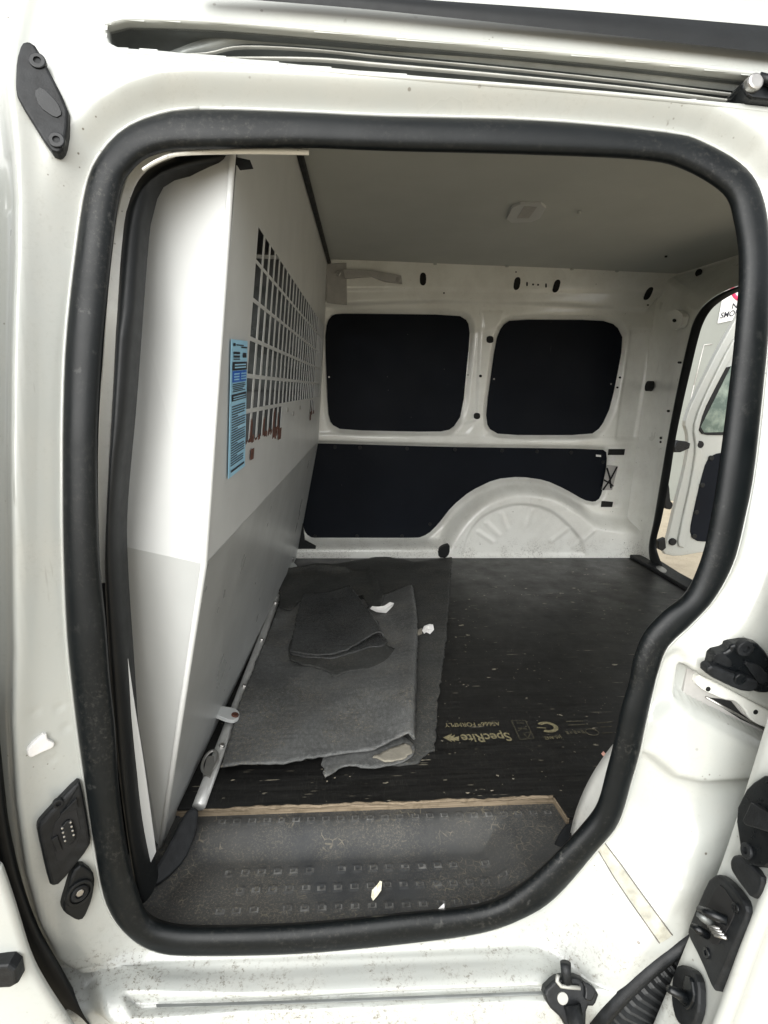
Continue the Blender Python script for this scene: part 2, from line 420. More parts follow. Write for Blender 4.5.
S_OUT = [(200, 111), (300, 114), (384, 118), (534, 122), (664, 134), (704, 145), (744, 170), (762, 205), (768, 262), (766, 330), (761, 385), (751.6, 471), (742, 520), (731, 562), (712, 597), (690, 622), (666, 645), (656.5, 669), (651, 690), (643.5, 724), (638, 750), (630, 778), (617, 820), (594, 849), (556, 893), (525, 914), (478, 930), (400, 941), (300, 950), (200, 952), (157, 948), (127, 930), (107, 900), (97, 853), (87, 787), (79, 730), (73, 680), (68, 625), (65, 545), (64.5, 470), (65, 410), (68, 339), (77, 256), (87, 190), (100, 158), (125, 131), (160, 116)]
S_IN = [(205, 149.5), (300, 148), (384, 151), (534, 155), (640, 160), (684, 170), (724, 195), (734, 222), (739, 265), (735, 330), (730, 378), (719, 465), (712, 510), (703, 552), (687, 592), (664, 611), (644, 633), (633, 660), (629, 682), (621, 708), (613, 745), (606, 772), (597, 805), (584, 825), (557, 853), (525, 883), (485, 905), (400, 915), (300, 925), (210, 928), (172, 926), (150, 917), (138, 890), (128, 853), (119, 787), (115, 725), (110, 680), (106, 625), (100, 560), (98, 480), (99, 420), (103, 350), (112, 256), (121, 192), (133, 170), (150, 157), (175, 150.5)]
so_px = spline(S_OUT, 5, True); si_px = spline(S_IN, 5, True)
so_w = bw(so_px); mid_w = bw((so_px+si_px)/2)

XS = np.r_[np.arange(-.95, -.62, .02), np.arange(-.62, .70, .004), np.arange(.70, 1.47, .03)]
GX, GW = np.meshgrid(XS, ws, indexing='ij'); Q = np.stack([GX.ravel(), GW.ravel()], 1)
near = (Q[:, 0] > -.7) & (Q[:, 0] < .8)
ds = np.full(len(Q), 9.); so_s = resample(so_w, 110, True)
ds[near] = -sdf(Q[near], so_s)                                   # outside the seal: positive
far = ~near
ds[far] = np.minimum(np.abs(Q[far, 0]-.05)-.35, 9.)
ds = np.clip(ds, 0, None)
cx0, cw0 = .08, float(np.interp(.45, PZ[:np.argmax(PZ > 1.2)], ws[:np.argmax(PZ > 1.2)]))
ang = np.degrees(np.arctan2((Q[:, 1]-cw0), (Q[:, 0]-cx0)))         # 0 right, 90 up, 180 left, -90 down
def ai(tab): a = np.array(tab); return np.interp(ang, a[:, 0], a[:, 1])
AMP = ai([(-180, .034), (-140, .034), (-122, .012), (-110, 0), (-60, 0), (-48, .006), (-30, .012), (0, .022), (45, .026), (60, .028), (115, .028), (135, .034), (180, .034)])
RAD = ai([(-180, .036), (-140, .036), (-120, .05), (-60, .05), (-30, .05), (0, .05), (45, .030), (115, .030), (135, .036), (180, .036)])
D = AMP*sm(0.002, 1, ds/RAD*1.0)
# left pillar: rolled outer ridge, then the surface falls away into the shut gap of the front door
ridge_px = [(30, -20), (15, 45), (12, 85), (19, 140), (23, 200), (23, 260), (20, 350), (19, 450), (20, 550), (21, 650), (19, 720), (23, 800), (32, 870), (45, 920), (62, 965), (105, 1022), (150, 1070)]
rg = bw(ridge_px, .036)
xr = np.interp(Q[:, 1], rg[::-1, 1], rg[::-1, 0])
left = (Q[:, 0] < xr+.03)
tt = np.clip(ds/(ds+np.clip(Q[:, 0]-xr, 0, None)+1e-6), 0, 1)
wl_ = np.clip(ai([(-180, 1), (-150, 1), (-125, 0), (115, 0), (138, 1), (180, 1)]), 0, 1)*(Q[:, 0] < .05)
D = D*(1-wl_)+wl_*.036*(tt*.75+.25*sm(0, 1, tt))
bump = np.exp(-((Q[:, 0]-xr)/.009)**2)
lowfade = sm(-.02, .05, np.interp(Q[:, 1], ws, PZ))
D += .006*bump*lowfade
D -= np.where(Q[:, 0] < xr, .022*sm(.004, .030, xr-Q[:, 0]), 0)
def relief(px, d0, amt, rad, per=None):
    global D
    poly = bw(px, d0); s = np.full(len(Q), -1.)
    bb = (Q[:, 0] > poly[:, 0].min()-.1) & (Q[:, 0] < poly[:, 0].max()+.1) & (Q[:, 1] > poly[:, 1].min()-.1) & (Q[:, 1] < poly[:, 1].max()+.1)
    s[bb] = sdf(Q[bb], poly); D += amt*sm(-rad/2, rad/2, s)
slot_px = chaikin([(105, 20), (200, 22), (300, 30), (384, 38), (500, 48), (640, 62), (800, 81), (800, 110), (735, 103), (576, 88), (384, 73), (170, 51), (107, 47)], 1)
slot_w = bw(resample(slot_px, 120, True), .028)
relief([(0, 150), (10, 152), (12, 195), (8, 205), (0, 206)], .03, -.004, .006)
relief([(128, 999), (300, 995), (547, 987), (549, 999), (300, 1008), (136, 1012)], 0, -.018, .005)      # lower rail groove
relief([(150, 962), (540, 950), (545, 956), (150, 968)], 0, .0015, .012)
# small pressed dimples on the pillar
for x, y in ((40, 707), (58, 709), (63, 731), (53, 758)): relief([(x-2, y-1), (x, y-4), (x+2, y-2), (x+2, y+1), (x, y+4), (x-2, y+2)], .015, -.003, .004)
def finish():
    y = np.tile(PY, len(XS))+np.tile(PN[:, 0], len(XS))*D; z = np.tile(PZ, len(XS))+np.tile(PN[:, 1], len(XS))*D
    bb = sm(.27, .40, Q[:, 0])*sm(.004, .085, ds); yb = np.interp(z, [-.6, .0, .04, .10, .20, .32, .42, .50, .52], [-.082, -.082, -.078, -.062, -.036, -.012, .010, .08, 9.])
    yb = yb+(-.010*bb0)
    return y*(1-bb)+np.minimum(y, yb)*bb, z
bb0 = 0.
Yf_, Zf_ = finish(); YG = Yf_.reshape(len(XS), len(ws)); ZG = Zf_.reshape(len(XS), len(ws))
def hit(px, py):
    y = -.03
    for _ in range(25):
        P = aty(px, py, y); i = int(np.clip(np.searchsorted(XS, P[0])-1, 0, len(XS)-2)); f = float(np.clip((P[0]-XS[i])/(XS[i+1]-XS[i]), 0, 1))
        yn = np.interp(P[2], np.maximum.accumulate(ZG[i]), YG[i])*(1-f)+np.interp(P[2], np.maximum.accumulate(ZG[i+1]), YG[i+1])*f
        y = .6*y+.4*yn
    return aty(px, py, y)
def fit(px):
    A = np.array([hit(*p) for p in px]); c = A.mean(0); N = np.linalg.svd(A-c)[2][2]
    if N.dot(CAM-c) < 0: N = -N
    return c, Vector(N)
PRAIL, NRAIL = fit([(690, 655), (765, 690), (690, 712), (760, 750)])
YL = np.zeros(len(Q)); QZ = np.stack([Q[:, 0], Zf_], 1)
def late(px, amt, rad):
    poly = np.array([[hit(*p)[0], hit(*p)[2]] for p in px]); m_ = (QZ[:, 0] > poly[:, 0].min()-.1) & (QZ[:, 0] < poly[:, 0].max()+.1) & (QZ[:, 1] > poly[:, 1].min()-.1) & (QZ[:, 1] < poly[:, 1].max()+.1)
    YL[m_] += amt*sm(-rad/2, rad/2, sdf(QZ[m_], poly))
late([(684, 666), (800, 728), (800, 757), (735, 724), (693, 704), (680, 700)], -.034, .004)                 # mouth of the centre rail
late([(672, 702), (690, 710), (800, 765), (800, 775), (700, 779), (672, 773), (640, 748), (652, 722)], .012, .014)
late([(657, 664), (680, 650), (688, 660), (681, 700), (666, 705), (650, 716)], -.008, .012)
late([(625, 800), (652, 756), (672, 778), (700, 784), (765, 776), (765, 800), (700, 830), (650, 850)], -.005, .03)
late([(700, 560), (768, 470), (820, 470), (820, 650), (720, 640)], .006, .05)
late([(640, 860), (690, 820), (740, 800), (740, 840), (700, 900), (668, 905)], .006, .04)
Yf_ = Yf_-YL; YG = Yf_.reshape(len(XS), len(ws))
# wheel opening at lower right
arch_px = [(692, 938), (672, 950), (654, 966), (634, 987), (615, 1006), (596, 1026), (580, 1060), (700, 1200), (1100, 1100), (1000, 900), (800, 910)]
arch_w = bw(arch_px[:6]); 
nA = len(XS); nW = len(ws)
PYg, PZg = Yf_, Zf_
inside = np.zeros(len(Q), bool); inside[near] = pin(Q[near], mid_w)
# wheel opening cut: a circle of the wheel house in side view
WHEEL = (.713, -.307); WR = .400
cut = ((Q[:, 0]-WHEEL[0])**2+(PZg-WHEEL[1])**2 < (WR-.004)**2) & (PZg < .2) & (Q[:, 0] > .25) & (PYg < -.03)
cs_ = (Q[:, 1] > slot_w[:, 1].min()-.02) & (Q[:, 1] < slot_w[:, 1].max()+.02) & (np.abs(Q[:, 0]) < .9)
inslot = np.zeros(len(Q), bool); inslot[cs_] = sdf(Q[cs_], slot_w) > .001
kill = (inside | cut).reshape(nA, nW); kslot = inslot.reshape(nA, nW)
V = np.stack([Q[:, 0], PYg, PZg], 1)
Fc = []
for i in range(nA-1):
    for j in range(nW-1):
        if kill[i, j] and kill[i+1, j] and kill[i, j+1] and kill[i+1, j+1]: continue
        if kslot[i, j] or kslot[i+1, j] or kslot[i, j+1] or kslot[i+1, j+1]: continue
        a = i*nW+j; Fc.append((a, a+nW, a+nW+1, a+1))
used = np.zeros(len(V), bool); used[np.unique(np.array(Fc).ravel())] = True
remap = np.cumsum(used)-1
side = put('side_body', V[used], [tuple(remap[list(f)]) for f in Fc], M['paint'], VAN)

sp_ = resample(slot_px, 150, True)
def hrow(px, dy_): return np.array([hit(*p) for p in px])+np.array([0, dy_, 0])
sgn_ = 1 if len(sp_) else 1
r0 = hrow(inset2(sp_, -6.0), .0004); r1 = hrow(inset2(sp_, -4.5), -.0008); r2 = hrow(inset2(sp_, -.8), -.0010); r3 = hrow(inset2(sp_, .6), .004)
r3[:, 1] = r2[:, 1]+.004; r4 = r3+np.array([0, .012, 0])
loft('slot_lip', [r0+np.array([0, .002, 0]), r0, r1, r2, r3, r4], M['paint'], VAN, closed=True)
r5 = r4+np.array([0, .06, .004]); cen = r5.mean(0)
loft('rail_channel', [r4+np.array([0, -.004, 0]), r4, r5, r5*.5+cen*.5, r5*.01+cen*.99], M['galv'], VAN, closed=True)
fl_ = hrow(inset2(so_px[::2], -2.0), -.0015)
tube('weld_flange', list(fl_)+[fl_[0]], .0022, M['paint'], VAN, 6)
# door seal: hollow bulb section round the opening
nS = len(so_px); A3 = b3(so_px, .004); B3 = b3(si_px, .004)
rows = []
for k in range(15):
    t = k/14; th = math.pi*t; a = (1-math.cos(th))/2
    off = math.sin(th)**.75
    C_ = A3*(1-a)+B3*a
    C_[:, 1] -= .014*off
    rows.append(C_)
back = B3*.75+A3*.25; back[:, 1] += .014; rows.append(back); back = B3*.3+A3*.7; back[:, 1] += .02; rows.append(back)
loft('door_seal', rows, M['seal'], VAN, closed=True)
# clip marks / mould joint in the seal bottom
# rails in the top slot
def body_strip(name, pa, pb, da, db, mat, n=40, bulge=0, parent=VAN, rowsn=5, **kw):
    a = spline(pa, 6); b = spline(pb, 6); a = resample(a, n); b = resample(b, n)
    A = b3(a, da); B = b3(b, db); rr = []
    for k in range(rowsn):
        t = k/(rowsn-1); P = A*(1-t)+B*t; P[:, 1] -= bulge*math.sin(math.pi*t); rr.append(P)
    return loft(name, rr, mat, parent, **kw)
def yrib(name, pa, pb, y, mat, parent, n=70, bulge=.004):
    a = resample(spline(pa, 6), n); b = resample(spline(pb, 6), n); ys_ = np.interp(np.linspace(0, 1, n), np.linspace(0, 1, len(y)), y)
    A = np.array([aty(p[0], p[1], v) for p, v in zip(a, ys_)]); B = np.array([aty(p[0], p[1], v) for p, v in zip(b, ys_)]); rr = []
    for k in range(7):
        t = k/6; P = A*(1-t)+B*t; P[:, 1] -= bulge*math.sin(math.pi*t); rr.append(P)
    return loft(name, rr, mat, parent)
gr = yrib('slide_rail', [(168, 52), (200, 40), (240, 30), (310, 37), (384, 42), (500, 53), (640, 68), (790, 86)], [(190, 55), (215, 51), (245, 44), (310, 47), (384, 54), (500, 65), (640, 80), (790, 98)], [.122, .112, .108], M['galv2'], VAN, 70, .003)
yrib('rail_lip', [(150, 54), (205, 52.5), (240, 45.5), (310, 48.5), (384, 56), (500, 67), (640, 82), (790, 100)], [(152, 57), (206, 56), (241, 49.5), (310, 52), (384, 59.5), (500, 70.5), (640, 85.5), (790, 104)], [.112, .106, .102], M['steel2'], gr, 70, .003)
yrib('rail_lip', [(205, 57), (310, 57), (384, 63), (500, 73.5), (640, 88), (790, 107)], [(205, 60), (310, 62), (384, 68), (500, 78), (640, 92), (790, 111)], [.100, .096, .092], M['steel2'], gr, 70, .003)

# roof drip strip
dk = body_strip('roof_strip', [(200, -12), (300, -10), (430, 0), (600, 12), (768, 26), (900, 38)], [(200, -4), (280, 2), (384, 11), (574, 31), (768, 53), (900, 68)], .042, .042, M['rubber'], 60, .004)
# roller carriage at right end of the top slot
P0 = at_body(750, 92, .03)[0]; N0 = Vector((0, -1, .15))
ro = plate('roller_carriage', [(735, 92), (742, 82), (775, 78), (790, 108), (760, 106), (742, 104)], P0, N0, .012, M['plastic'], VAN, .003, 1, .03)
disc('roller', atp(745, 90, P0, N0)-np.array([0, .012, 0]), N0, .010, .008, M['steel'], ro)
V1, F1 = tube_vf([atp(750, 84, P0, N0)-np.array([0, .014, 0]), atp(768, 92, P0, N0)-np.array([0, .02, 0]), atp(785, 103, P0, N0)-np.array([0, .014, 0])], .006); put('carriage_arm', V1, F1, M['plastic'], ro)

# ------------------------------------------------------------------ left pillar fittings (their plates lie on the slanted jamb)
NJ = Vector((.70, -.714, 0))
def jplane(px, py, d=.017): return at_body(px, py, d)[0]
P, NJ = fit([(32, 60), (58, 140), (30, 95), (60, 110), (44, 100)]); P = P+np.array(NJ)*.001
g = plate('guide_block', [(24, 49), (31, 47), (39, 52), (70, 112), (70, 130), (66, 152), (61, 158), (52, 155), (20, 104), (18, 92), (19, 66)], P, NJ, .009, M['plastic2'], VAN, .003, 1)
for x, y in ((38, 62), (57, 141)): disc('screw', atp(x, y, P+np.array(NJ)*.008, NJ), NJ, .0085, .003, M['plastic'], g, hole=.004)
plate('pad', chaikin([(34, 92), (42, 87), (58, 103), (63, 115), (56, 119), (40, 108)], 1), P+np.array(NJ)*.0085, NJ, .0015, M['plastic'], g, .0005)
P, NJ = fit([(72, 795), (55, 865), (48, 830), (80, 835)]); P = P+np.array(NJ)*.001
g = plate('contact_plate', [(76, 778), (80, 779), (89, 830), (89, 842), (59, 879), (52, 881), (48, 879), (36, 827), (37, 820), (44, 812)], P, NJ, .012, M['plastic2'], VAN, .005, 1)
Pn = P+np.array(NJ)*.0115
plate('recess', [(74, 796), (82, 836), (58, 868), (50, 830)], Pn, NJ, .0012, M['hole'], g, .0005, 1)
plate('contact_socket', [(60, 826), (67, 818), (72, 820), (76, 836), (69, 844), (63, 842)], Pn, NJ, .005, M['plastic2'], g, .0015, 1)
for k in range(4):
    for s in (0, 1): disc('contact_pin', atp(62+s*8.5+k*1.0, 828+k*4.2-s*6, Pn+np.array(NJ)*.0048, NJ), NJ, .0014, .0015, M['steel'], g, seg=10)
disc('screw', atp(58, 803, Pn, NJ), NJ, .006, .003, M['plastic2'], g, hole=.003)
plate('web', [(60, 813), (76, 797), (78, 806)], Pn, NJ, .004, M['plastic2'], g, .001)
plate('web', [(51, 838), (57, 834), (62, 848), (56, 850)], Pn, NJ, .004, M['plastic2'], g, .001)
P, NJ = fit([(82, 870), (75, 908), (68, 888), (88, 888)]); P = P+np.array(NJ)*.001
g = plate('rubber_buffer', [(70, 868), (80, 860), (91, 868), (93, 878), (90, 896), (82, 915), (75, 917), (62, 909), (61, 902)], P, NJ, .010, M['rubber'], VAN, .004, 1)
Pn = P+np.array(NJ)*.010
disc('ring', atp(79, 892, Pn, NJ), NJ, .017, .004, M['rubber'], g, seg=28, hole=.013)
disc('ring', atp(79, 892, Pn, NJ), NJ, .011, .005, M['plastic2'], g, seg=24, hole=.006)
disc('bolt', atp(79.5, 892, Pn, NJ), NJ, .0055, .003, M['steel'], g, seg=6)
# loose white clip
P, NJ = fit([(30, 748), (50, 737), (40, 755), (40, 730)])
plate('trim_clip', [(26, 748), (33, 740), (45, 731), (47, 738), (54, 741), (52, 746), (40, 751), (30, 756), (27, 754)], P, NJ, .006, M['paper'], VAN, .002, 1)

# front door behind the shut gap, lower left
yd = -.115
de_px = [(-8, 858), (0, 872), (13, 910), (28, 958), (43, 988), (68, 1026), (95, 1065)]
E_ = np.array([aty(x, y, yd) for x, y in de_px]); top = E_[0] + np.array([-.012, 0, .18]); top2 = E_[0]+np.array([-.016, .025, .50])
top3 = top2+np.array([0, .05, .35])
E_ = np.vstack([top3[None], top2[None], top[None], E_]); E_ = spline(E_, 5)
fd_rows = [E_+np.array([-.012, .016, 0]), E_+np.array([-.002, .010, 0]), E_+np.array([.0005, 0.003, 0]), E_+np.array([-.006, -.003, 0]), E_+np.array([-.08, -.010, 0]), E_+np.array([-.35, -.020, 0]), E_+np.array([-1.0, 0, 0])]
fdoor = loft('front_door', fd_rows, M['paint'], VAN)
P = aty(0, 967, yd-.008); plate('moulding', [(-120, 962), (14, 955), (21, 960), (23, 974), (16, 978), (-120, 984)], P, (0, -1, 0), .012, M['plastic2'], fdoor, .004)
ga = spline([(-30, 700), (-14, 800), (-6, 850), (2, 870), (15, 910), (30, 958), (45, 988), (70, 1026), (95, 1064)], 4); gb_ = spline([(-14, 690), (-4, 790), (1, 828), (13, 880), (30, 927), (50, 963), (76, 1008), (104, 1046), (130, 1080)], 4)
A_ = np.array([aty(x-25, y, -.068) for x, y in ga]); B_ = np.array([aty(x+2, y, -.060) for x, y in gb_]); C_ = np.array([aty(x+9, y, -.030) for x, y in gb_])
loft('shut_gap_seal', [A_, A_*.5+B_*.5+np.array([0, .012, 0]), B_, C_], M['rubber'], VAN)

# ------------------------------------------------------------------ right quarter fittings
def rp(px, py, d=.02): return at_body(px, py, d)[0]
NR = Vector((-.12, -1, .1)).normalized()
P, NR = fit([(712, 655), (760, 645), (765, 690), (720, 675)])
st = plate('rail_stop', [(704, 662), (709, 650), (722, 645), (724, 640), (741, 636), (754, 640), (772, 668), (772, 684), (755, 688), (740, 683), (705, 668)], P, NR, .016, M['plastic'], VAN, .004, 1)
Pn = P+np.array(NR)*.016
plate('lower_lip', [(702, 664), (708, 661), (735, 672), (752, 676), (754, 683), (746, 688), (733, 686), (702, 671)], Pn, NR, .012, M['plastic2'], st, .004, 1)
disc('boss', atp(743.5, 647.5, Pn, NR), NR, .011, .005, M['plastic2'], st, hole=.005)
disc('roller', atp(739, 678, Pn+np.array(NR)*.011, NR), NR, .008, .004, M['plastic'], st)
plate('worn_face', [(714, 654), (722, 652), (731, 660), (731, 668), (712, 661)], Pn, NR, .002, M['plastic2'], st, .0008, 1)
plate('worn_face', [(742, 660), (758, 664), (770, 678), (760, 684), (752, 676)], Pn, NR, .003, M['plastic2'], st, .001, 1)
P, NR = PRAIL-np.array(NRAIL)*.030, NRAIL
rl = plate('rail_end', [(686, 668), (692, 667), (800, 727), (800, 756), (735, 722), (694, 704), (681, 699)], P, NR, .003, M['greymetal'], VAN, .001)
Pn = P+np.array(NR)*.003
plate('catch_plate', [(693, 674), (697, 672), (768, 709), (790, 722), (790, 742), (766, 726), (754, 722), (745, 716), (738, 704), (730, 698), (720, 697), (700, 688), (692, 681)], Pn, NR, .010, M['paint_in'], rl, .003, 1)
for x, y in ((708, 689), (755.5, 712)): disc('hole', atp(x, y, Pn+np.array(NR)*.0098, NR), NR, .0035, .0007, M['hole'], rl, seg=16)
plate('dark_gap', [(706, 697), (722, 699), (731, 701), (740, 712), (752, 722), (766, 728), (766, 731), (740, 719)], Pn, NR, .001, M['hole'], rl, .0003)
V1, F1 = tube_vf([atp(x, y, Pn+np.array(NR)*.002, NR) for x, y in ((706, 697), (740, 716), (770, 733))], .0016); put('edge_bead', V1, F1, M['steel'], rl)
sa = resample([(597, 850), (612, 876), (628, 900), (658, 943)], 26); sb = resample([(605, 842), (622, 864), (638, 886.5), (673, 934)], 26)
for nm_, t0, t1, mt_, lf in (('seam_sealer', .12, .88, 'beige', .0012), ('seam_line', .03, .1, 'dirtyline', .0008), ('seam_line', .9, .97, 'dirtyline', .0008)):
    rr = [np.array([hit(*(p*(1-t)+q*t)) for p, q in zip(sa, sb)])+np.array([0, -lf-(.0008 if 0 < k < 4 else 0), 0]) for k, t in enumerate(np.linspace(t0, t1, 5))]
    loft(nm_, rr, M[mt_], VAN)
# wheel opening lip + tyre
lipa = []; lipb = []
for k in range(60):
    t = math.radians(60+k*2.2); 
    lipa.append((WHEEL[0]+(WR+.004)*math.cos(t), -.084, WHEEL[1]+(WR+.004)*math.sin(t)))
    lipb.append((WHEEL[0]+(WR-.011)*math.cos(t), -.086, WHEEL[1]+(WR-.011)*math.sin(t)))
lipa, lipb = np.array(lipa), np.array(lipb); inn = lipb+np.array([0, .012, 0])
loft('wheel_arch_lip', [lipa+np.array([0, .03, 0]), lipa+np.array([0, .003, 0]), lipa*.7+lipb*.3-np.array([0, .006, 0]), lipb-np.array([0, .003, 0]), inn], M['plastic2'], VAN)
lin = np.array([(WHEEL[0]+(WR-.008)*math.cos(math.radians(60+k*2.2)), 0, WHEEL[1]+(WR-.008)*math.sin(math.radians(60+k*2.2))) for k in range(60)])
loft('wheel_arch_liner', [lin+np.array([0, -.07, 0]), lin+np.array([0, .05, 0]), lin+np.array([0, .14, 0])], M['rubber'], VAN)
tv = []; TR = WR-.028
prof = [(-.070, -.20), (-.076, -.16), (-.079, -.10), (-.079, -.05), (-.077, -.012), (-.068, -.001), (-.02, .003), (.0, .004), (.02, .003), (.06, 0), (.10, 0), (.12, -.02), (.125, -.06)]
nT = 720; rowsT = []
for k in range(nT):
    t = 2*math.pi*k/nT; lug = -.006 if (k % 4 in (0, 1)) else 0
    rowsT.append(np.array([(WHEEL[0]+(TR+r+(lug if abs(r) < .02 else 0))*math.cos(t), y-(lug if y < -.06 and r > -.17 else 0), WHEEL[1]+(TR+r+(lug if abs(r) < .02 else 0))*math.sin(t)) for y, r in prof]))
rowsT.append(rowsT[0])
wh = bpy.data.objects.new('rear_wheel', None); link(wh, VAN); wh.location = (WHEEL[0], .02, WHEEL[1]+.6)
loft('tyre', rowsT, M['tyre'], wh, smooth=False)
V1, F1 = disc_vf((WHEEL[0], -.03, WHEEL[1]), (0, -1, 0), TR-.07, .02, 40); put('rim', V1, F1, M['steel'], wh)

# ------------------------------------------------------------------ sliding door pushed back: its leading edge fills the lower right
in_px = [(790, 640), (768, 717), (745, 792), (718, 873), (690, 936), (670, 985), (652, 1028), (632, 1080)]
out_px = [(840, 740), (805, 810), (776, 858), (757, 902), (740, 945), (725, 988), (710, 1028), (690, 1080)]
yi, yo = -.095, -.165
Ai = spline([aty(x, y, yi) for x, y in in_px], 6); Ao = spline([aty(x, y, yo) for x, y in out_px], 6)
Ai = np.vstack([Ai[:1]+np.array([.02, .03, .45]), Ai]); Ao = np.vstack([Ao[:1]+np.array([.02, .03, .45]), Ao])
rr = [Ai+np.array([.6, .015, 0]), Ai+np.array([.03, .012, 0]), Ai+np.array([.006, .006, 0])]
for k in range(9):
    t = k/8; rr.append(Ai*(1-t)+Ao*t+np.array([.006*math.sin(math.pi*t), 0, 0]))
e = Ao
rr += [e+np.array([-.003, -.005, 0]), e+np.array([0, -.011, 0]), e+np.array([.006, -.0145, 0]), e+np.array([.013, -.012, 0]), e+np.array([.018, -.009, 0]), e+np.array([.03, -.0095, 0]), e+np.array([.036, -.0135, 0]), e+np.array([.05, -.019, 0]), e+np.array([.2, -.035, 0]), e+np.array([.9, -.03, 0])]
sdoor = loft('sliding_door', rr, M['paint'], VAN)
# plane of the leading edge
pa, pb, pcn = aty(690, 936, yi), aty(740, 945, yo), aty(745, 792, yi)
ND = np.cross(pb-pa, pcn-pa); ND /= np.linalg.norm(ND)
if ND.dot(CAM-pa) < 0: ND = -ND
NDv = Vector(ND); PD = pa+ND*.001
f = plate('latch_housing', [(768, 776), (757, 783), (750, 790), (741, 808), (740, 822), (745, 855), (752, 866), (768, 868), (800, 840), (800, 776)], PD, NDv, .005, M['plastic'], sdoor, .002)
disc('screw', atp(747.5, 851, PD+ND*.005, NDv), NDv, .009, .003, M['plastic2'], f, hole=.004)
plate('latch_claw', [(748, 822), (757, 803), (790, 824), (790, 838), (764, 830), (751, 826)], PD+ND*.005, NDv, .008, M['plastic2'], f, .002)
plate('cover', [(734, 862), (737, 856), (743, 855), (757, 868), (768, 880), (764, 894), (756, 900), (742, 882), (735, 871)], PD, NDv, .006, M['plastic2'], sdoor, .003, 1)
f = plate('contact_housing', [(719, 876), (724, 875), (735, 884), (751, 905), (753, 915), (740, 945), (722, 985), (719, 993), (706, 962), (692, 935), (694, 925), (712, 882)], PD, NDv, .007, M['plastic2'], sdoor, .003, 1)
Pn = PD+ND*.007
plate('recess', [(716, 890), (722, 884), (738, 908), (728, 930), (716, 948), (702, 930), (704, 915)], Pn, NDv, .0012, M['hole'], f, .0004, 1)
for a, b, r, mt in (((699, 909), (727, 921), .0055, 'plastic'), ((698, 914), (711, 923), .005, 'galv'), ((692, 926), (707, 935), .005, 'plastic')):
    V1, F1 = tube_vf([atp(*a, Pn+ND*.022, NDv), atp((a[0]*2+b[0])/3, (a[1]*2+b[1])/3, Pn+ND*.02, NDv), atp(*b, Pn+ND*.004, NDv)], [r*.7, r, r]); put('guide_finger', V1, F1, M[mt], f)
for k in range(4):
    a = (708+k*2.2, 926+k*3.0); V1, F1 = tube_vf([atp(a[0], a[1], Pn+ND*.010, NDv), atp(a[0]+12, a[1]+3, Pn+ND*.004, NDv)], .0022, 8); put('contact_pin', V1, F1, M['steel'], f)
for x, y in ((736, 908), (707, 953)): disc('screw', atp(x, y, Pn, NDv), NDv, .006, .002, M['plastic'], f, hole=.003)
f = plate('buffer_plate', [(680, 967), (686, 965), (698, 972), (703, 985), (703, 1010), (698, 1026), (690, 1030), (680, 1022), (675, 1002), (676, 978)], PD, NDv, .006, M['plastic2'], sdoor, .003, 1)
V1, F1 = tube_vf([atp(687, 999, PD+ND*.006, NDv), atp(679, 994, PD+ND*.02, NDv), atp(669, 989, PD+ND*.036, NDv)], [.009, .006, .0045]); put('pin', V1, F1, M['plastic'], f)
plate('web', [(686, 975), (694, 978), (697, 1000), (690, 1012), (684, 1005)], PD+ND*.006, NDv, .004, M['plastic'], f, .002, 1)
# lower roller arm of the sliding door, in the sill rail
P = hit(565, 992)+np.array([0, -.012, 0]); NL = Vector((0, -1, .55)).normalized()
f = plate('roller_arm', [(541, 988), (553, 976), (562, 974), (577, 974), (597, 989), (592, 1003), (584, 1003), (583, 1030), (571, 1040), (560, 1016), (546, 1003)], P, NL, .010, M['plastic2'], sdoor, .004, 1)
Pn = P+np.array(NL)*.010
V1, F1 = tube_vf([atp(567, 982, Pn, NL), atp(566, 972, Pn+np.array(NL)*.004, NL), atp(565.5, 963, Pn+np.array(NL)*.006, NL)], [.0065, .007, .0075]); put('rubber_stop', V1, F1, M['plastic2'], f)
V1, F1 = tube_vf([atp(x, y, Pn+np.array(NL)*.003, NL) for x, y in ((558, 975), (557, 981), (561, 986), (568, 987), (580, 988))], .0026); put('nylon_clip', V1, F1, M['steel2'], f)
disc('pivot', atp(562.5, 998, Pn, NL), NL, .0075, .002, M['steel2'], f)
plate('guide_wheel', [(580, 978), (590, 983), (595, 990), (590, 1000), (583, 998), (584, 988)], Pn, NL, .006, M['plastic'], f, .002, 1)
V1, F1 = tube_vf([atp(572, 1005, Pn, NL), atp(580, 1035, Pn+np.array(NL)*.01, NL), atp(640, 1080, Pn+np.array(NL)*.02, NL)], .012); put('arm', V1, F1, M['plastic2'], f)
body_strip('sill_rail', [(156, 1004), (300, 1000), (545, 991)], [(158, 1007), (300, 1003.5), (545, 995)], -.004, -.002, M['galv'], 30, .002)

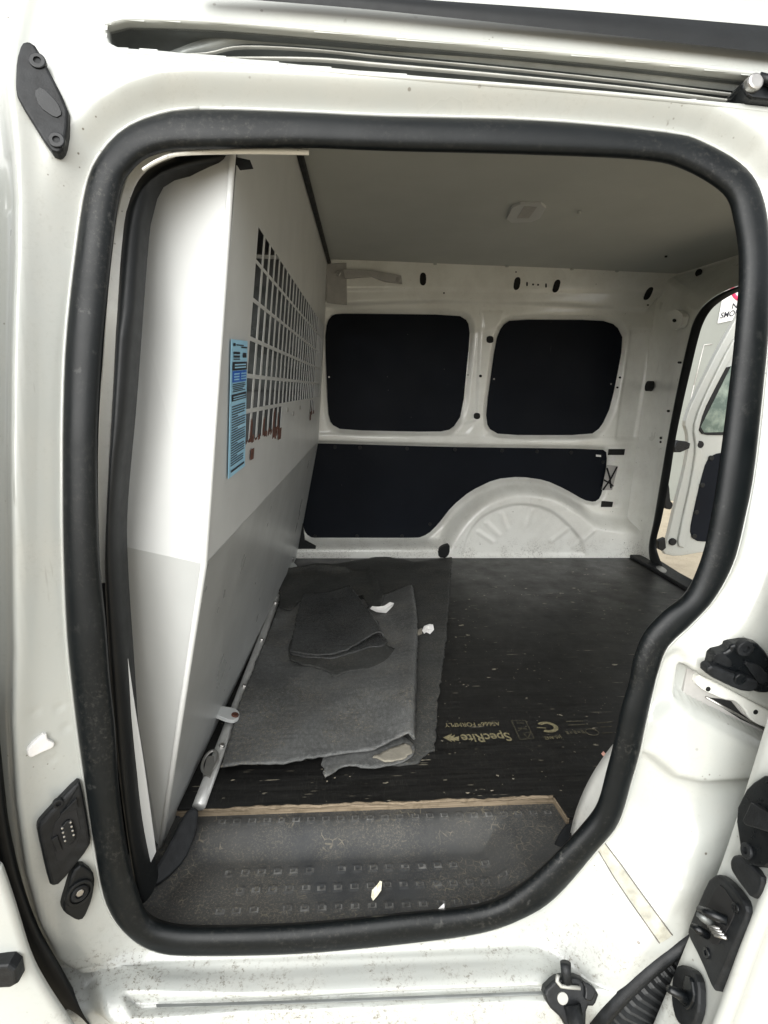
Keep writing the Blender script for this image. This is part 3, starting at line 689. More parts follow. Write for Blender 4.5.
# ------------------------------------------------------------------ inside: pillar trims
def ystrip(name, pa, pb, ya, yb, bulge, mat, n=60, rowsn=7, back=.03, parent=VAN):
    a = resample(spline(pa, 6), n); b = resample(spline(pb, 6), n); ya_ = np.interp(np.linspace(0, 1, n), np.linspace(0, 1, len(ya)), ya); yb_ = np.interp(np.linspace(0, 1, n), np.linspace(0, 1, len(yb)), yb)
    A = np.array([aty(p[0], p[1], y) for p, y in zip(a, ya_)]); B = np.array([aty(p[0], p[1], y) for p, y in zip(b, yb_)])
    rr = [A+np.array([0, back, 0])]
    for k in range(rowsn):
        t = k/(rowsn-1); Pp = A*(1-t)+B*t; Pp[:, 1] -= bulge*math.sin(math.pi*t)**.8; rr.append(Pp)
    rr.append(B+np.array([0, back, 0])); return loft(name, rr, mat, parent)
ystrip('pillar_trim', [(176, 156), (142, 172), (127, 200), (120, 256), (113, 390), (107, 500), (105, 570), (108, 640), (113, 720), (122, 800), (134, 880), (140, 900)],
       [(250, 160), (166, 172), (146, 205), (139, 256), (128.5, 399), (119, 512), (120, 580), (127, 680), (133, 768), (140, 830), (151, 886), (153, 892)],
       [.14, .10, .06, .045, .045, .045, .045, .05], [.15, .11, .065, .05, .05, .05, .05, .06], .012, M['rubber'])
ystrip('pillar_panel', [(170, 150), (140, 160), (124, 185), (110, 256), (103, 356), (96, 443), (95, 512), (96, 583)], [(174, 156), (146, 170), (130, 200), (124, 256), (116, 356), (110, 443), (108, 512), (107, 583)],
       [.13, .10, .06, .055, .05, .05], [.13, .10, .07, .065, .06, .06], 0, M['paint_in'])
ystrip('pillar_panel', [(118, 560), (119, 640), (124, 700), (134, 790), (147, 870)], [(119.5, 566), (123, 620), (133, 695), (144, 765), (156, 852)], [.055, .055, .07], [.058, .058, .075], 0, M['bulk'], back=.001)
ystrip('headliner_edge', [(142, 168), (158, 158), (182, 151), (250, 148), (309, 148.5)], [(143, 171), (160, 161.5), (183, 155.5), (250, 154), (309, 155)], [.07, .09, .10], [.07, .09, .10], .002, M['paint_in'], back=.001)

# ------------------------------------------------------------------ bulkhead partition
BH = empty('cargo_partition', (-.2, .9, 0), 'pale grey steel partition with a slotted window grille closing off the load bay', 'partition')
E_top = aty(232, 160, .13); E_fold = aty(204, 564, .06); E_bot = aty(160, 850, .15)
up = E_top+(E_top-E_fold)*((1.246-E_top[2])/(E_top[2]-E_fold[2])); up[1] = .20
F_top = aty(328, 264, 1.80); F_top = F_top+np.array([.0, 0, 1.246-F_top[2]]); F_fold = aty(318, 441, 1.80); F_bot = aty(296, 560, 1.78)
def patch(a, b, c, d, u, v): return a*(1-u)*(1-v)+b*u*(1-v)+d*(1-u)*v+c*u*v      # a near-bottom b far-bottom c far-top d near-top
# near edge follows the leaning line up to E_top
def up_patch(u, v):
    nv = E_fold*(1-v)+up*v
    return nv*(1-u)+(F_fold*(1-v)+F_top*v)*u
def uv_of(px, py):
    u, v = .3, .5
    for _ in range(40):
        p = proj(up_patch(u, v)); h = 1e-4
        J = np.stack([(proj(up_patch(u+h, v))-p)/h, (proj(up_patch(u, v+h))-p)/h], 1)
        du = np.linalg.solve(J, np.array([px, py])-p); u += np.clip(du[0], -.2, .2); v += np.clip(du[1], -.2, .2)
    return u, v
u0, vT = uv_of(257, 238); u1 = uv_of(321.5, 345)[0]
rowpx = [(262, 266), (302, 306), (340, 344), (375, 379), (407, 411)]
vb = [(uv_of(258, b)[1], uv_of(258, a)[1]) for a, b in rowpx]       # bars, lower/upper v
v_top = uv_of(262, 233)[1]; v_low = uv_of(258, 437)[1]
NC = 24; us = np.linspace(u0, u1, NC+1); bwid = (us[1]-us[0])*.22
ulines = [0.0]; 
cells = []
for k in range(NC): ulines += [us[k]+bwid/2 if k else us[0], us[k+1]-bwid/2 if k < NC-1 else us[NC]]; 
ulines += [1.0]
vl = [0.0, v_low]
for lo, hi in reversed(vb): vl += [lo, hi]
vl += [v_top, 1.0]
# vl intervals: 0 solid,1 hole(row5),2 bar,3 hole,... last solid
torn = {0, 1, 2, 3, 4, 5, 6, 18, 19, 20}
V = []; Fc = []; idx = {}
def vid(u, v):
    k = (round(u, 5), round(v, 5))
    if k not in idx: idx[k] = len(V); V.append(up_patch(u, v))
    return idx[k]
rust = []; loopv = []
for i in range(len(ulines)-1):
    for j in range(len(vl)-1):
        hole = (i % 2 == 1) and (j % 2 == 1) and 1 <= j < len(vl)-2
        col = (i-1)//2
        if hole and j == 1 and col not in torn: hole = False
        if hole and j == len(vl)-3 and (col == 0): hole = True
        if not hole: Fc.append([vid(ulines[i], vl[j]), vid(ulines[i+1], vl[j]), vid(ulines[i+1], vl[j+1]), vid(ulines[i], vl[j+1])])
pan = put('upper_panel', V, Fc, M['bulk'], BH, False); mod_solid(pan, .0012, 1)
# rusty lower edge of the torn window
vfs = []
for k in range(NC):
    if k in torn:
        for q_ in range(4):
            if random.random() < .3: continue
            a_ = us[k]+(us[1]-us[0])*q_/4; b_u = us[k]+(us[1]-us[0])*(q_+1)/4; vv = vl[1]
            dn0, dn1 = [random.uniform(.001, .010 if k not in (5, 6) else .030) for _ in range(2)]; up_ = random.uniform(.002, .014)
            q = [up_patch(a_, vv-dn0), up_patch(b_u, vv-dn1), up_patch(b_u, vv+up_*.5), up_patch((a_+b_u)/2, vv+up_), up_patch(a_, vv+up_*.4)]
            vfs.append(([x+np.array([.0022, 0, 0]) for x in q], [(0, 1, 2, 3, 4)]))
    if k in torn and k % 2 == 1 or k in (5, 6):
        b = us[k]+bwid*.2; q = [up_patch(b-bwid*.5, vl[1]), up_patch(b+bwid*.5, vl[1]), up_patch(b+bwid*.4, vl[1]+(vl[2]-vl[1])*random.uniform(.4, .95)), up_patch(b-bwid*.4, vl[1]+(vl[2]-vl[1])*random.uniform(.3, .9))]
        vfs.append(([x+np.array([.0026, 0, 0]) for x in q], [(0, 1, 2, 3)]))
for (a, b, c, d) in ((1.1, 1.5, -.045, -.02), (6.2, 6.8, -.035, .0), (18.1, 18.6, -.03, .0)):
    ua = us[0]+a*(us[1]-us[0]); ub = us[0]+b*(us[1]-us[0])
    vfs.append(([up_patch(ua, vl[1]+c)+np.array([.0042, 0, 0]), up_patch(ub, vl[1]+c)+np.array([.0042, 0, 0]), up_patch(ub, vl[1]+d)+np.array([.0042, 0, 0]), up_patch(ua, vl[1]+d)+np.array([.0042, 0, 0])], [(0, 1, 2, 3)]))
Vr, Fr = merge(vfs); o = put('rust_edge', Vr, Fr, M['rust'], BH, False); mod_solid(o, .001, 0)
# bright latch bits in the middle of the torn row
for k in (8.5, 10.5, 13.0): disc('catch', up_patch(us[0]+k*(us[1]-us[0]), vl[1]+.04+.012*math.sin(k)), (1, -.05, 0), .006, .004, M['steel'], BH, seg=10)
# mesh sheet of the cab side just behind the grille (second expanded layer shows at the far end)
# lower panel, turned under the fold
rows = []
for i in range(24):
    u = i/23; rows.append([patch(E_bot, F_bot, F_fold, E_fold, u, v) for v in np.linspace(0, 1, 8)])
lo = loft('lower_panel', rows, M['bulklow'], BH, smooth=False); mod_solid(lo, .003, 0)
# end return towards the door opening
Lt, Lf, Lb = aty(112, 196, .215), aty(108, 543, .15), aty(150, 858, .20)
upL = Lt+(up-E_top)*1.0
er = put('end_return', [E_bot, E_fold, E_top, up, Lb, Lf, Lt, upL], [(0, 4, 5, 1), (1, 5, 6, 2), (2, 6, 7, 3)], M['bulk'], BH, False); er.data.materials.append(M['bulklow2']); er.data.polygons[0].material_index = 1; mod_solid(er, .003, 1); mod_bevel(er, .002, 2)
edge = [E_bot, (E_bot+E_fold)/2, E_fold, (E_fold+E_top)/2, E_top, up]; tube('folded_edge', edge, .0045, M['bulk'], BH)
# warning sticker
ub = uv_of(231, 339); st_c = [uv_of(x, y) for x, y in ((225, 479), (242, 466), (244.5, 341), (228, 339))]
off = np.array([.0045, 0, 0])
def stk(s, t):       # s 0..1 across, t 0..1 up
    a, b, c, d = st_c; u = a[0]*(1-s)*(1-t)+b[0]*s*(1-t)+c[0]*s*t+d[0]*(1-s)*t; v = a[1]*(1-s)*(1-t)+b[1]*s*(1-t)+c[1]*s*t+d[1]*(1-s)*t
    return up_patch(u, v)+off
stick = put('warning_sticker', [stk(0, 0), stk(1, 0), stk(1, 1), stk(0, 1)], [(0, 1, 2, 3)], M['blue'], BH, False); mod_solid(stick, .0006, 0)
def stbar(items, name, mat, lift):
    vfs = []
    for (a, b, c, d) in items: vfs.append(([stk(x, y)+np.array([lift, 0, 0]) for x, y in ((a, c), (b, c), (b, d), (a, d))], [(0, 1, 2, 3)]))
    Vv, Fv = merge(vfs); put(name, Vv, Fv, mat, stick, False)
stbar([(.06, .95, .785, .845), (.06, .95, .565, .615)], 'black_band', M['ink'], .0012)
stbar([(.08, .93, .70, .78)], 'blue_panel', M['blue2'], .0012)
lines = []
for k in range(24):
    y = .085+k*.019; e = .93-random.random()*.12
    if k in (3, 8, 14, 19): e = .45
    lines.append((.08, e, y, y+.0085))
for k in range(5): y = .63+k*.013; lines.append((.08+.05*random.random(), .9-.2*random.random(), y, y+.007))
lines += [(.1, .9, .035, .052), (.1, .48, .90, .916), (.1, .48, .875, .89), (.1, .48, .86, .868), (.55, .93, .945, .955), (.08, .2, .955, .975), (.25, .7, .96, .968), (.66, .9, .875, .91)]
stbar(lines, 'printed_lines', M['ink'], .0013)
wl_ = []
for y in (.80, .82): wl_.append((.15, .85, y, y+.01))
for y in (.575, .592): wl_.append((.12, .88, y, y+.007))
for y in (.715, .735, .755): wl_ += [(.12, .45, y, y+.009), (.55, .88, y, y+.009)]
stbar(wl_, 'pale_lettering', M['blue'], .0020)
# rail, rubber edge and brackets along its foot
bl_ = [E_bot*(1-t)+F_bot*t+np.array([.006, 0, .004]) for t in np.linspace(.04, .98, 20)]
tube('foot_rubber', bl_, .006, M['rubber'], BH)
ra, rb = atz(199, 806, .012), atz(287, 572, .012)
rail = tube('foot_rail', [ra*(1-t)+rb*t for t in np.linspace(0, 1, 14)], .0095, M['railzinc'], BH, 12, 1.25)
for t in (.12, .30, .5, .72, .86):
    c = ra*(1-t)+rb*t; disc('bolt', c+np.array([.004, 0, .009]), (.3, 0, 1), .006, .005, M['steel'], rail, seg=6)
# D ring
c = atz(210, 763, .022); t3 = (rb-ra)/np.linalg.norm(rb-ra); sdv = np.array([t3[1], -t3[0], 0])
ringp = [c+t3*.028*math.cos(a)+sdv*.013*math.sin(a)+np.array([0, 0, .003+.004*math.cos(a)]) for a in np.linspace(0, 2*math.pi, 25)]
tube('tie_ring', ringp, .003, M['steel'], BH, 8)
plate('ring_plate', [(203, 775), (207, 757), (214, 757), (215, 768), (210, 778)], c-np.array([0, 0, .001]), (0, 0, 1), .003, M['steel'], BH, .001)
P = atz(225, 714, .035)
b_ = plate('bracket', [(208, 706), (233, 709), (239, 713), (239, 719), (233, 722), (225, 720), (208, 713)], P, (.25, 0, 1), .004, M['bulk'], BH, .001, 1)
disc('bolt', atp(235, 715.5, P+np.array([0, 0, .004]), (.25, 0, 1)), (.25, 0, 1), .008, .004, M['rust'], b_, hole=.004)
P = atz(288, 567, .03)
b_ = plate('bracket', [(278, 561), (290, 560), (297, 567), (292, 570), (282, 567)], P, (.25, 0, 1), .005, M['bulk'], BH, .001)
disc('bolt', atp(291, 562, P+np.array([0, 0, .005]), (.25, 0, 1)), (.25, 0, 1), .009, .02, M['steel'], b_)
# brace at the far top corner
P = aty(338, 284, 1.742)
b_ = plate('corner_bracket', [(327, 264), (346.5, 263), (347, 305), (327, 303)], P, (0, -1, 0), .004, M['greymetal'], BH, .001)
plate('brace_arm', [(343, 270), (372, 271), (401, 276), (402, 284), (385, 282), (372, 277), (345, 279)], P-np.array([0, .004, 0]), (0, -1, 0), .012, M['greymetal'], BH, .001)
for x, y in ((338, 273.5), (398, 280)): disc('bolt', atp(x, y, P-np.array([0, .01, 0]), (0, -1, 0)), (0, -1, 0), .011, .008, M['steel'], BH, seg=6)
# rubber along the roof line
tp = [up_patch(u, .995)+np.array([.008, 0, -.004]) for u in np.linspace(.05, .97, 30)] + [aty(327, 262, 1.76), aty(327.5, 285, 1.77), aty(327, 302, 1.78)]
tube('roof_rubber', tp, .008, M['rubber'], BH)

# ------------------------------------------------------------------ load bay: far wall pressing
YW = 1.87
def yw(z): return YW-.045*z
NWz = np.array([0, -1, -.045]); NWz /= np.linalg.norm(NWz)
def at_wall(px, py, d=0.0): return atp(px, py, (0, YW-d, 0), (0, 1, .045))
def wp(px, d=0.0): return np.array([[at_wall(x, y, d)[0], at_wall(x, y, d)[2]] for x, y in px])
W1 = chaikin([(327, 322), (333, 314.5), (345, 313.5), (458, 315), (468, 321), (470, 336), (462, 414), (452, 429), (438, 432), (342, 430), (331, 424), (328, 412), (325, 340)], 1)
W2 = chaikin([(502, 326), (511, 319.5), (600, 320), (616, 325), (623.5, 340), (611, 405), (601, 427), (590, 435), (500, 435), (488, 428), (486, 412), (496, 340)], 1)
LP = [(304, 452), (312, 443.5), (330, 443.5), (450, 447), (602, 449), (607, 453), (605, 480), (600, 498), (594, 502), (584, 500), (565, 489), (545, 480), (520, 476.5), (495, 479), (470, 491), (452, 506), (438, 524), (428, 534), (414, 539.5), (315, 540), (305, 533), (302, 520)]
LP = chaikin(LP, 1)
xs = np.arange(-.35, 1.42, .006); zs = np.arange(-.06, 1.30, .006)
GX, GZ = np.meshgrid(xs, zs, indexing='ij'); Q = np.stack([GX.ravel(), GZ.ravel()], 1); Dw = np.zeros(len(Q))
def wrel(px, amt, rad, d0=.01, shift=0.):
    global Dw
    Dw += amt*sm(-rad/2+shift, rad/2+shift, sdf(Q, wp(px, d0)))
Dw += .032
wrel(W1, -.028, .032, .012, -.010); wrel(W2, -.028, .032, .012, -.010); wrel(LP, -.026, .024, .012, -.007)
# upper longitudinal box, raised towards the load bay
wrel([(250, 240), (760, 240), (760, 290), (655, 299), (645, 311), (560, 305), (440, 302), (345, 305), (250, 305)], .030, .014, .03)
wrel([(250, 240), (760, 240), (760, 285), (655, 292), (520, 291), (420, 290), (250, 290)], .008, .012, .05)
# raised pad on the pillar between the windows
wrel([(482, 312), (503, 312), (500, 328), (483, 330)], .004, .008, .024); wrel([(474, 425), (483, 424), (484, 436), (463, 437)], .004, .008, .024)
wrel([(471, 330), (480, 330), (476, 420), (464, 424)], -.010, .014, .028)
# pressed swage under the windows
wrel([(300, 433), (660, 438), (660, 446), (300, 441)], .006, .010, .024)
# right-hand pressings
wrel([(630, 330), (652, 330), (634, 440), (615, 440)], -.008, .014, .024)
wrel([(608, 452), (624, 452), (618, 506), (600, 506)], -.006, .008, .02)
# floor ledge and wheel house
Dw += .085*sm(.075, .035, Q[:, 1])
ARCH = spline([(436, 566), (441, 548), (450, 530), (465, 511), (486, 495), (510, 487), (532, 487), (556, 493), (578, 506), (594, 518), (612, 522), (640, 525), (655, 530), (660, 570)], 4)
wa = wp(ARCH, .07); sA = sdf(Q, wa)
ledge_off = .085*sm(.075, .035, Q[:, 1])
Dw = np.where(sA > -.03, np.maximum(Dw, Dw-ledge_off+.085*sm(-.028, .040, sA)), Dw)
IN = spline([(462, 553), (466, 535), (478, 518), (498, 507), (520, 503), (545, 508), (562, 520), (578, 538), (582, 553)], 4)
wrel(IN, -.012, .016, .085)
for a, b in (((478, 531), (492, 541)), ((500, 513), (506, 528)), ((530, 510), (526, 524)), ((566, 528), (550, 540)), ((590, 530), (572, 546)), ((486, 522), (498, 534))):
    pl = wp([a, b], .09); e = pl[1]-pl[0]; t = np.clip(((Q-pl[0]) @ e)/(e @ e), 0, 1); dd = np.linalg.norm(Q-pl[0]-t[:, None]*e, axis=1); Dw += .0045*sm(.016, .003, dd)
nx, nz = len(xs), len(zs)
V = np.stack([Q[:, 0], YW-.045*Q[:, 1]-Dw, Q[:, 1]], 1)
Fc = [(i*nz+j, (i+1)*nz+j, (i+1)*nz+j+1, i*nz+j+1) for i in range(nx-1) for j in range(nz-1)]
inner = put('inner_side_wall', V, Fc, M['paint_in'], VAN)
NWv = Vector(NWz)
PW = np.array([0, YW-.010, 0])
wb1 = plate('window_blank', W1, PW, NWv, .003, M['board'], VAN, .001, 0, .008)
wb2 = plate('window_blank', W2, PW, NWv, .003, M['board'], VAN, .001, 0, .008)
lp = plate('lining_panel', LP, PW, NWv, .003, M['board'], VAN, .001, 0, .008)
Pc = PW+np.array([0, -.003, 0])
for px, par in (((329, 377), wb1), ((468, 375), wb1), ((494, 379), wb2), ((611, 384), wb2)): disc('screw', atp(*px, Pc, NWv), NWv, .004, .002, M['steel'], par, seg=10)
for px in ((335, 447), (360, 447.5), (407, 448.5), (455, 449.5), (502, 450.5), (537, 451.5), (571, 452.5), (603, 462), (602, 488), (357, 536), (402, 536), (315, 536), (430, 524)): disc('stud', atp(*px, Pc, NWv), NWv, .008, .005, M['rubber'], lp, seg=14)
plate('tag', [(596, 454.5), (601, 455), (601, 457), (596, 456.5)], Pc, NWv, .001, M['paper'], lp, .0003)
# openings in the wall: dark slots and holes
PWb = np.array([0, YW-.0705, 0]); PWm = np.array([0, YW-.0325, 0])
def slot(cx, cy, w, h, sk, P, name='slot'):
    pts = []
    for k in range(16):
        t = 2*math.pi*k/16; x = w*math.cos(t); y = h*np.sign(math.sin(t))*abs(math.sin(t))**.6; pts.append((cx+x-sk*y, cy+y))
    plate(name, pts, P, NWv, .0012, M['hole'], inner, .0003, 0, .003)
for cx, cy, sk in ((423, 279, 0), (517, 283.5, .15), (556.5, 286, .25), (648.5, 293.5, .45)): slot(cx, cy, 3.2, 6.5, sk, PWb)
for cx, cy in ((533, 284.5), (538, 284.8)): slot(cx, cy, 1, 1, 0, PWb, 'hole')
slot(527, 284, .8, 2.2, 0, PWb); slot(546, 285.5, .8, 2.2, 0, PWb)
plate('pressed_boss', chaikin([(529, 284), (531, 280), (541, 280), (543, 285), (540, 289), (531, 289)], 1), PWb, NWv, .001, M['paint_in'], inner, .0004)
for cx, cy, r in ((490, 339.5, 3.6), (477, 416, 3.2), (480.5, 376, 1.4), (620, 377.5, 1), (617.5, 387.5, 1), (444, 293, .8), (516, 272, .7), (648, 305, .8)): slot(cx, cy, r, r, 0, PWm if cy > 310 else PWb, 'hole')
# wiring aperture behind the lining
plate('aperture', [(609, 449), (625, 449), (624, 455), (608, 455)], PWm, NWv, .0015, M['hole'], inner, .0004)
ap = plate('aperture', [(607, 465), (618, 466), (612, 490), (602, 490)], np.array([0, YW-.0275, 0]), NWv, .0015, M['greymetal'], inner, .0004)
for a, b in (((603, 490), (617, 467)), ((607, 468), (611, 488)), ((604, 480), (613, 486))):
    tube('wire', [at_wall(*a, .030), at_wall((a[0]+b[0])/2+1, (a[1]+b[1])/2, .036), at_wall(*b, .030)], .004, M['rubber'], inner, 6)
plate('aperture', [(602, 501), (613, 502), (612, 507), (601, 507)], PWm, NWv, .0015, M['hole'], inner, .0004)
plate('label_tag', [(609, 457), (616, 457), (615, 461), (608, 461)], PWm, NWv, .001, M['paper'], inner, .0003)
# bottom cable clip on ledge
P = at_wall(445, 549, .10); plate('floor_clip', [(437, 549), (442, 545), (449, 543), (449, 552), (445, 557), (438, 556)], P, NWv, .02, M['rubber'], VAN, .003, 1)
P = at_wall(300, 550, .09); plate('corner_block', [(296, 520), (302, 516), (305, 540), (316, 546), (316, 556), (292, 560), (290, 548)], P, NWv, .02, M['rubber'], VAN, .004)

# rear pillar and header: lofted from the wall to the rear opening seal
XR0, XRk = 1.405, .13
def at_rear(px, py, dd=0.): return atp(px, py, (XR0+dd, 0, 0), (1, 0, XRk))
sealL = [(651, 566), (648.8, 548), (653.7, 521), (659.5, 486), (667, 443), (675, 400), (682, 367), (689, 337), (693, 323), (700, 310), (710, 300), (723, 292), (738, 286), (760, 280), (800, 276)]
sealR = [(662, 566), (655.6, 544.5), (661.5, 517), (669, 478), (675, 439), (683, 400), (690, 370), (698, 337), (704, 320), (713, 307), (727, 297), (740, 291), (752, 288), (770, 284), (810, 280)]
outA = [(621, 570), (622, 556), (627, 520), (634, 470), (641, 420), (647, 372), (652, 332), (656, 305), (660, 288), (665, 277), (676, 274.5), (700, 268), (738, 256), (770, 246), (820, 232)]
n = 60; sLp = resample(spline(sealL, 5), n); 
iA = spline(outA, 5); iL = spline(sealL, 5)
iR = spline(sealR, 5)
A3 = []
for i, (x, y) in enumerate(iA):
    if i <= 45: A3.append(at_wall(x, y, .034))
    else: A3.append(atz(x, y, 1.246))
A3 = np.array(A3); L3 = np.array([at_rear(*p) for p in iL])
rr = [A3+np.array([-.012, .05, .02])]
for k in range(16):
    t = k/15; P = A3*(1-t)+L3*t
    P[:, 0] += .020*math.sin(math.pi*t)*1.0; P[:, 1] += .012*math.sin(math.pi*t) - .010*math.exp(-((t-.62)/.08)**2)
    rr.append(P)
loft('rear_pillar', rr, M['paint_in'], VAN)
R3 = np.array([at_rear(*p, .004) for p in iR]); rr = []
for k in range(9):
    t = k/8; P = L3*(1-t)+R3*t; P[:, 0] -= .014*math.sin(math.pi*t)**.8-.002; rr.append(P)
rr.append(R3+np.array([.003, 0, 0]))
loft('rear_opening_seal', rr, M['rubber'], VAN)
def on_pillar(px, py, name, poly, mat, h=.0015):
    # local plane between wall and seal
    Pw, Ps = at_wall(640, py, .034), at_rear(672, py); 
    nrm = np.cross(Ps-Pw, np.array([0, 0, 1.])); nrm /= np.linalg.norm(nrm)
    if nrm.dot(CAM-Pw) < 0: nrm = -nrm
    o_ = plate(name, poly, Pw+np.array([.018, .0, 0])+nrm*.012, nrm, h, mat, VAN, .0005, 0, .02); return o_
def ell(cx, cy, w, h, sk=0, n=14): return [(cx+w*math.cos(2*math.pi*k/n)-sk*h*math.sin(2*math.pi*k/n), cy+h*math.sin(2*math.pi*k/n)) for k in range(n)]
for cx, cy, w, h, sk in ((647.5, 386, 2.3, 5.2, .2), (679, 362.5, 1.2, 1.2, 0), (668, 411, 1, 1.2, 0), (633, 461.5, 2, 4, .1), (636, 472, 1.6, 1.4, 0)): on_pillar(cx, cy, 'slot', ell(cx, cy, w, h, sk), M['hole'])
for y_ in (438, 442, 446): on_pillar(661, y_, 'slot', ell(661, y_, 1, 1.2), M['hole'], .0025)
on_pillar(661, 442, 'pressed_boss', chaikin([(657, 436), (664, 435), (665, 447), (658, 449)], 1), M['paint_in'])
on_pillar(675, 320, 'pad', chaikin([(667, 312), (677, 309), (684, 315), (681, 327), (672, 330), (666, 323)], 1), M['paint_in'])
on_pillar(675, 320, 'hole', ell(675, 320.5, 1.8, 1.8), M['hole'], .0035)
for cx, cy in ((648, 507), (641, 541)): on_pillar(cx, cy, 'screw', ell(cx, cy, 2.2, 2.4), M['galv'], .002)
P = atz(698, 270, 1.225); plate('header_hole', ell(698.5, 273, 3.4, 3.5, .2), P, (-.5, -.3, -.8), .001, M['hole'], VAN, .0003)

# headlining
xs = np.linspace(-.14, 1.5, 60); ys = np.linspace(.22, 1.86, 60); V = []; Fc = []
for i, x in enumerate(xs):
    for j, y in enumerate(ys):
        V.append((x, y, 1.248+.012*math.sin(math.pi*i/59)*math.sin(math.pi*j/59)+.003*math.sin(x*9)*math.sin(math.pi*j/59)))
for i in range(59):
    for j in range(59): a = i*60+j; Fc.append((a, a+1, a+61, a+60))
hl = put('headlining', V, Fc, M['liner'], VAN)
P = atz(526, 212, 1.252)
hc = plate('lamp_recess', [(514, 203), (548, 203.5), (538, 221), (505, 222)], P, (0, 0, -1), .003, M['bulk'], hl, .001, 1)
plate('lamp_insert', [(524, 206), (537, 207), (529, 218), (517, 218)], P-np.array([0, 0, .003]), (0, 0, -1), .001, M['greymetal'], hl, .001)
disc('stud', atz(579, 213, 1.252), (0, 0, -1), .006, .003, M['liner'], hl); disc('stud', atz(666, 256.5, 1.248), (0, 0, -1), .005, .003, M['hole'], hl)
for x, y in ((435, 264), (507, 266), (617, 271), (572, 269)): disc('stud', atz(x, y, 1.2475), (0, 0, -1), .007, .004, M['liner'], hl)

# ------------------------------------------------------------------ floor
def poly_slab(name, pts, z0, z1, mat, parent=None, **kw):
    V, Fc = prism_vf([(x, y, z0) for x, y in pts], (0, 0, 1), z1-z0, .0008, 0, 2); return put(name, V, Fc, mat, parent, False, **kw)
PLY = empty('plywood_floor', (.6, .9, -.014), 'black film-faced plywood floor sheet with faded gold print and a bare tan front edge', 'floor sheet')
fl = [(-.34, .217), (.404, .217), (.409, .165), (.52, .12), (1.385, .10), (1.40, 1.79), (-.34, 1.79)]
poly_slab('film_face', fl, -.004, 0, M['floor'], PLY)
poly_slab('bare_edge', [(-.34, .2155), (.4025, .2155), (.407, .164), (.412, .1645), (.4055, .2175), (.404, .24), (-.34, .24)], -.016, -.0042, M['ply'], PLY)
V1 = [(x, .2145+.003*math.sin(x*40)*random.random(), -.0022+.0015*random.random()) for x in np.linspace(-.25, .40, 70)]
tube('splintered_lip', V1, [.0018+.0022*random.random() for _ in V1], M['ply'], PLY, 6)
# prints on the film
def text(s, px0, px1, z, mat, parent, name='printed_text', bold=0., fl_=True, rot=math.pi):
    cu = bpy.data.curves.new('t', 'FONT'); cu.body = s; cu.offset = bold; cu.extrude = 0; ob = bpy.data.objects.new('t', cu); COL.objects.link(ob)
    dg = bpy.context.evaluated_depsgraph_get(); me = bpy.data.meshes.new_from_object(ob.evaluated_get(dg)); COL.objects.unlink(ob); bpy.data.objects.remove(ob)
    co = np.array([v.co[:] for v in me.vertices]); fs = [list(p.vertices) for p in me.polygons]; co[:, 0] -= co[:, 0].min(); return co, fs
def floor_text(s, a, b, hy, mat, bold=.0):
    co, fs = text(s, 0, 0, 0, mat, PLY, bold=bold); A, B = atz(*a, 0), atz(*b, 0); e = B-A; L = np.linalg.norm(e); e /= L; f_ = np.array([-e[1], e[0], 0])
    co[:, 0] *= L/co[:, 0].max(); co[:, 1] *= hy/.72
    V = [A+e*c[0]+f_*c[1]+np.array([0, 0, .0006]) for c in co]; return put('printed_text', V, fs, mat, PLY, False)
def fpoly(name, px, mat, z=.0006): return put(name, [atz(x, y, z) for x, y in px], [tuple(range(len(px)))], mat, PLY, False)
floor_text('SpecRite', (508.5, 733), (460, 735), .030, M['gold'], .02)
floor_text('AS6669 FORMPLY', (499, 722), (444, 723.5), .016, M['gold'], .01)
fpoly('printed_leaf', [(443, 737.5), (452, 733.5), (451, 736.5), (455, 734.5), (454, 737.5), (459, 736), (459, 741), (455, 740), (455, 742), (451, 739.5), (452, 742)], M['gold'])
def fline(a, b, w, mat):
    A, B = atz(*a, .0006), atz(*b, .0006); e = (B-A)/np.linalg.norm(B-A); f_ = np.array([-e[1], e[0], 0])*w/2; return [A-f_, B-f_, B+f_, A+f_], [(0, 1, 2, 3)]
bx = [(511.5, 720.5), (525.5, 720.5), (534, 738), (520, 739.5)]
Vm, Fm = merge([fline(bx[i], bx[(i+1) % 4], .002, 0) for i in range(4)] + [fline((518, 728), (527, 729), .004, 0), fline((523, 733), (528, 738), .002, 0), fline((528, 738), (531, 732), .002, 0), fline((524, 733), (531, 732), .002, 0), fline((517, 723), (524, 723), .003, 0), fline((518, 731), (527, 726), .002, 0)])
put('printed_mark', Vm, Fm, M['goldfaint'], PLY, False)
# certification swirl: thick open ring
rg_ = []; c0 = atz(547.5, 727, .0006)
vs_ = []; fs_ = []
for k in range(21):
    a = math.radians(-130+k*13.5)
    for r_ in (.012, .021): vs_.append(c0+np.array([r_*1.15*math.cos(a), r_*math.sin(a), 0]))
fs_ = [(2*k, 2*k+1, 2*k+3, 2*k+2) for k in range(20)]
put('printed_mark', vs_, fs_, M['gold'], PLY, False)
vv, ff = fline((537, 727.5), (546, 728), .003, 0); put('printed_mark', vv, ff, M['gold'], PLY, False)
floor_text('JAS-ANZ', (560.5, 735.5), (543.5, 737), .011, M['gold'], .0)
Vm, Fm = merge([fline((566, 721.5), (583, 721), .004, 0), fline((568, 725), (585, 724.5), .004, 0), *[fline((566+k*3.9, 732.6-k*.2), (568.6+k*3.9, 732.5-k*.2), .009 if k % 2 else .013, 0) for k in range(5)], fline((597, 723), (612, 722), .003, 0), fline((600, 727), (612, 726.5), .003, 0), fline((602, 733), (613, 732.5), .003, 0)])
put('printed_lines', Vm, Fm, M['goldfaint'], PLY, False)
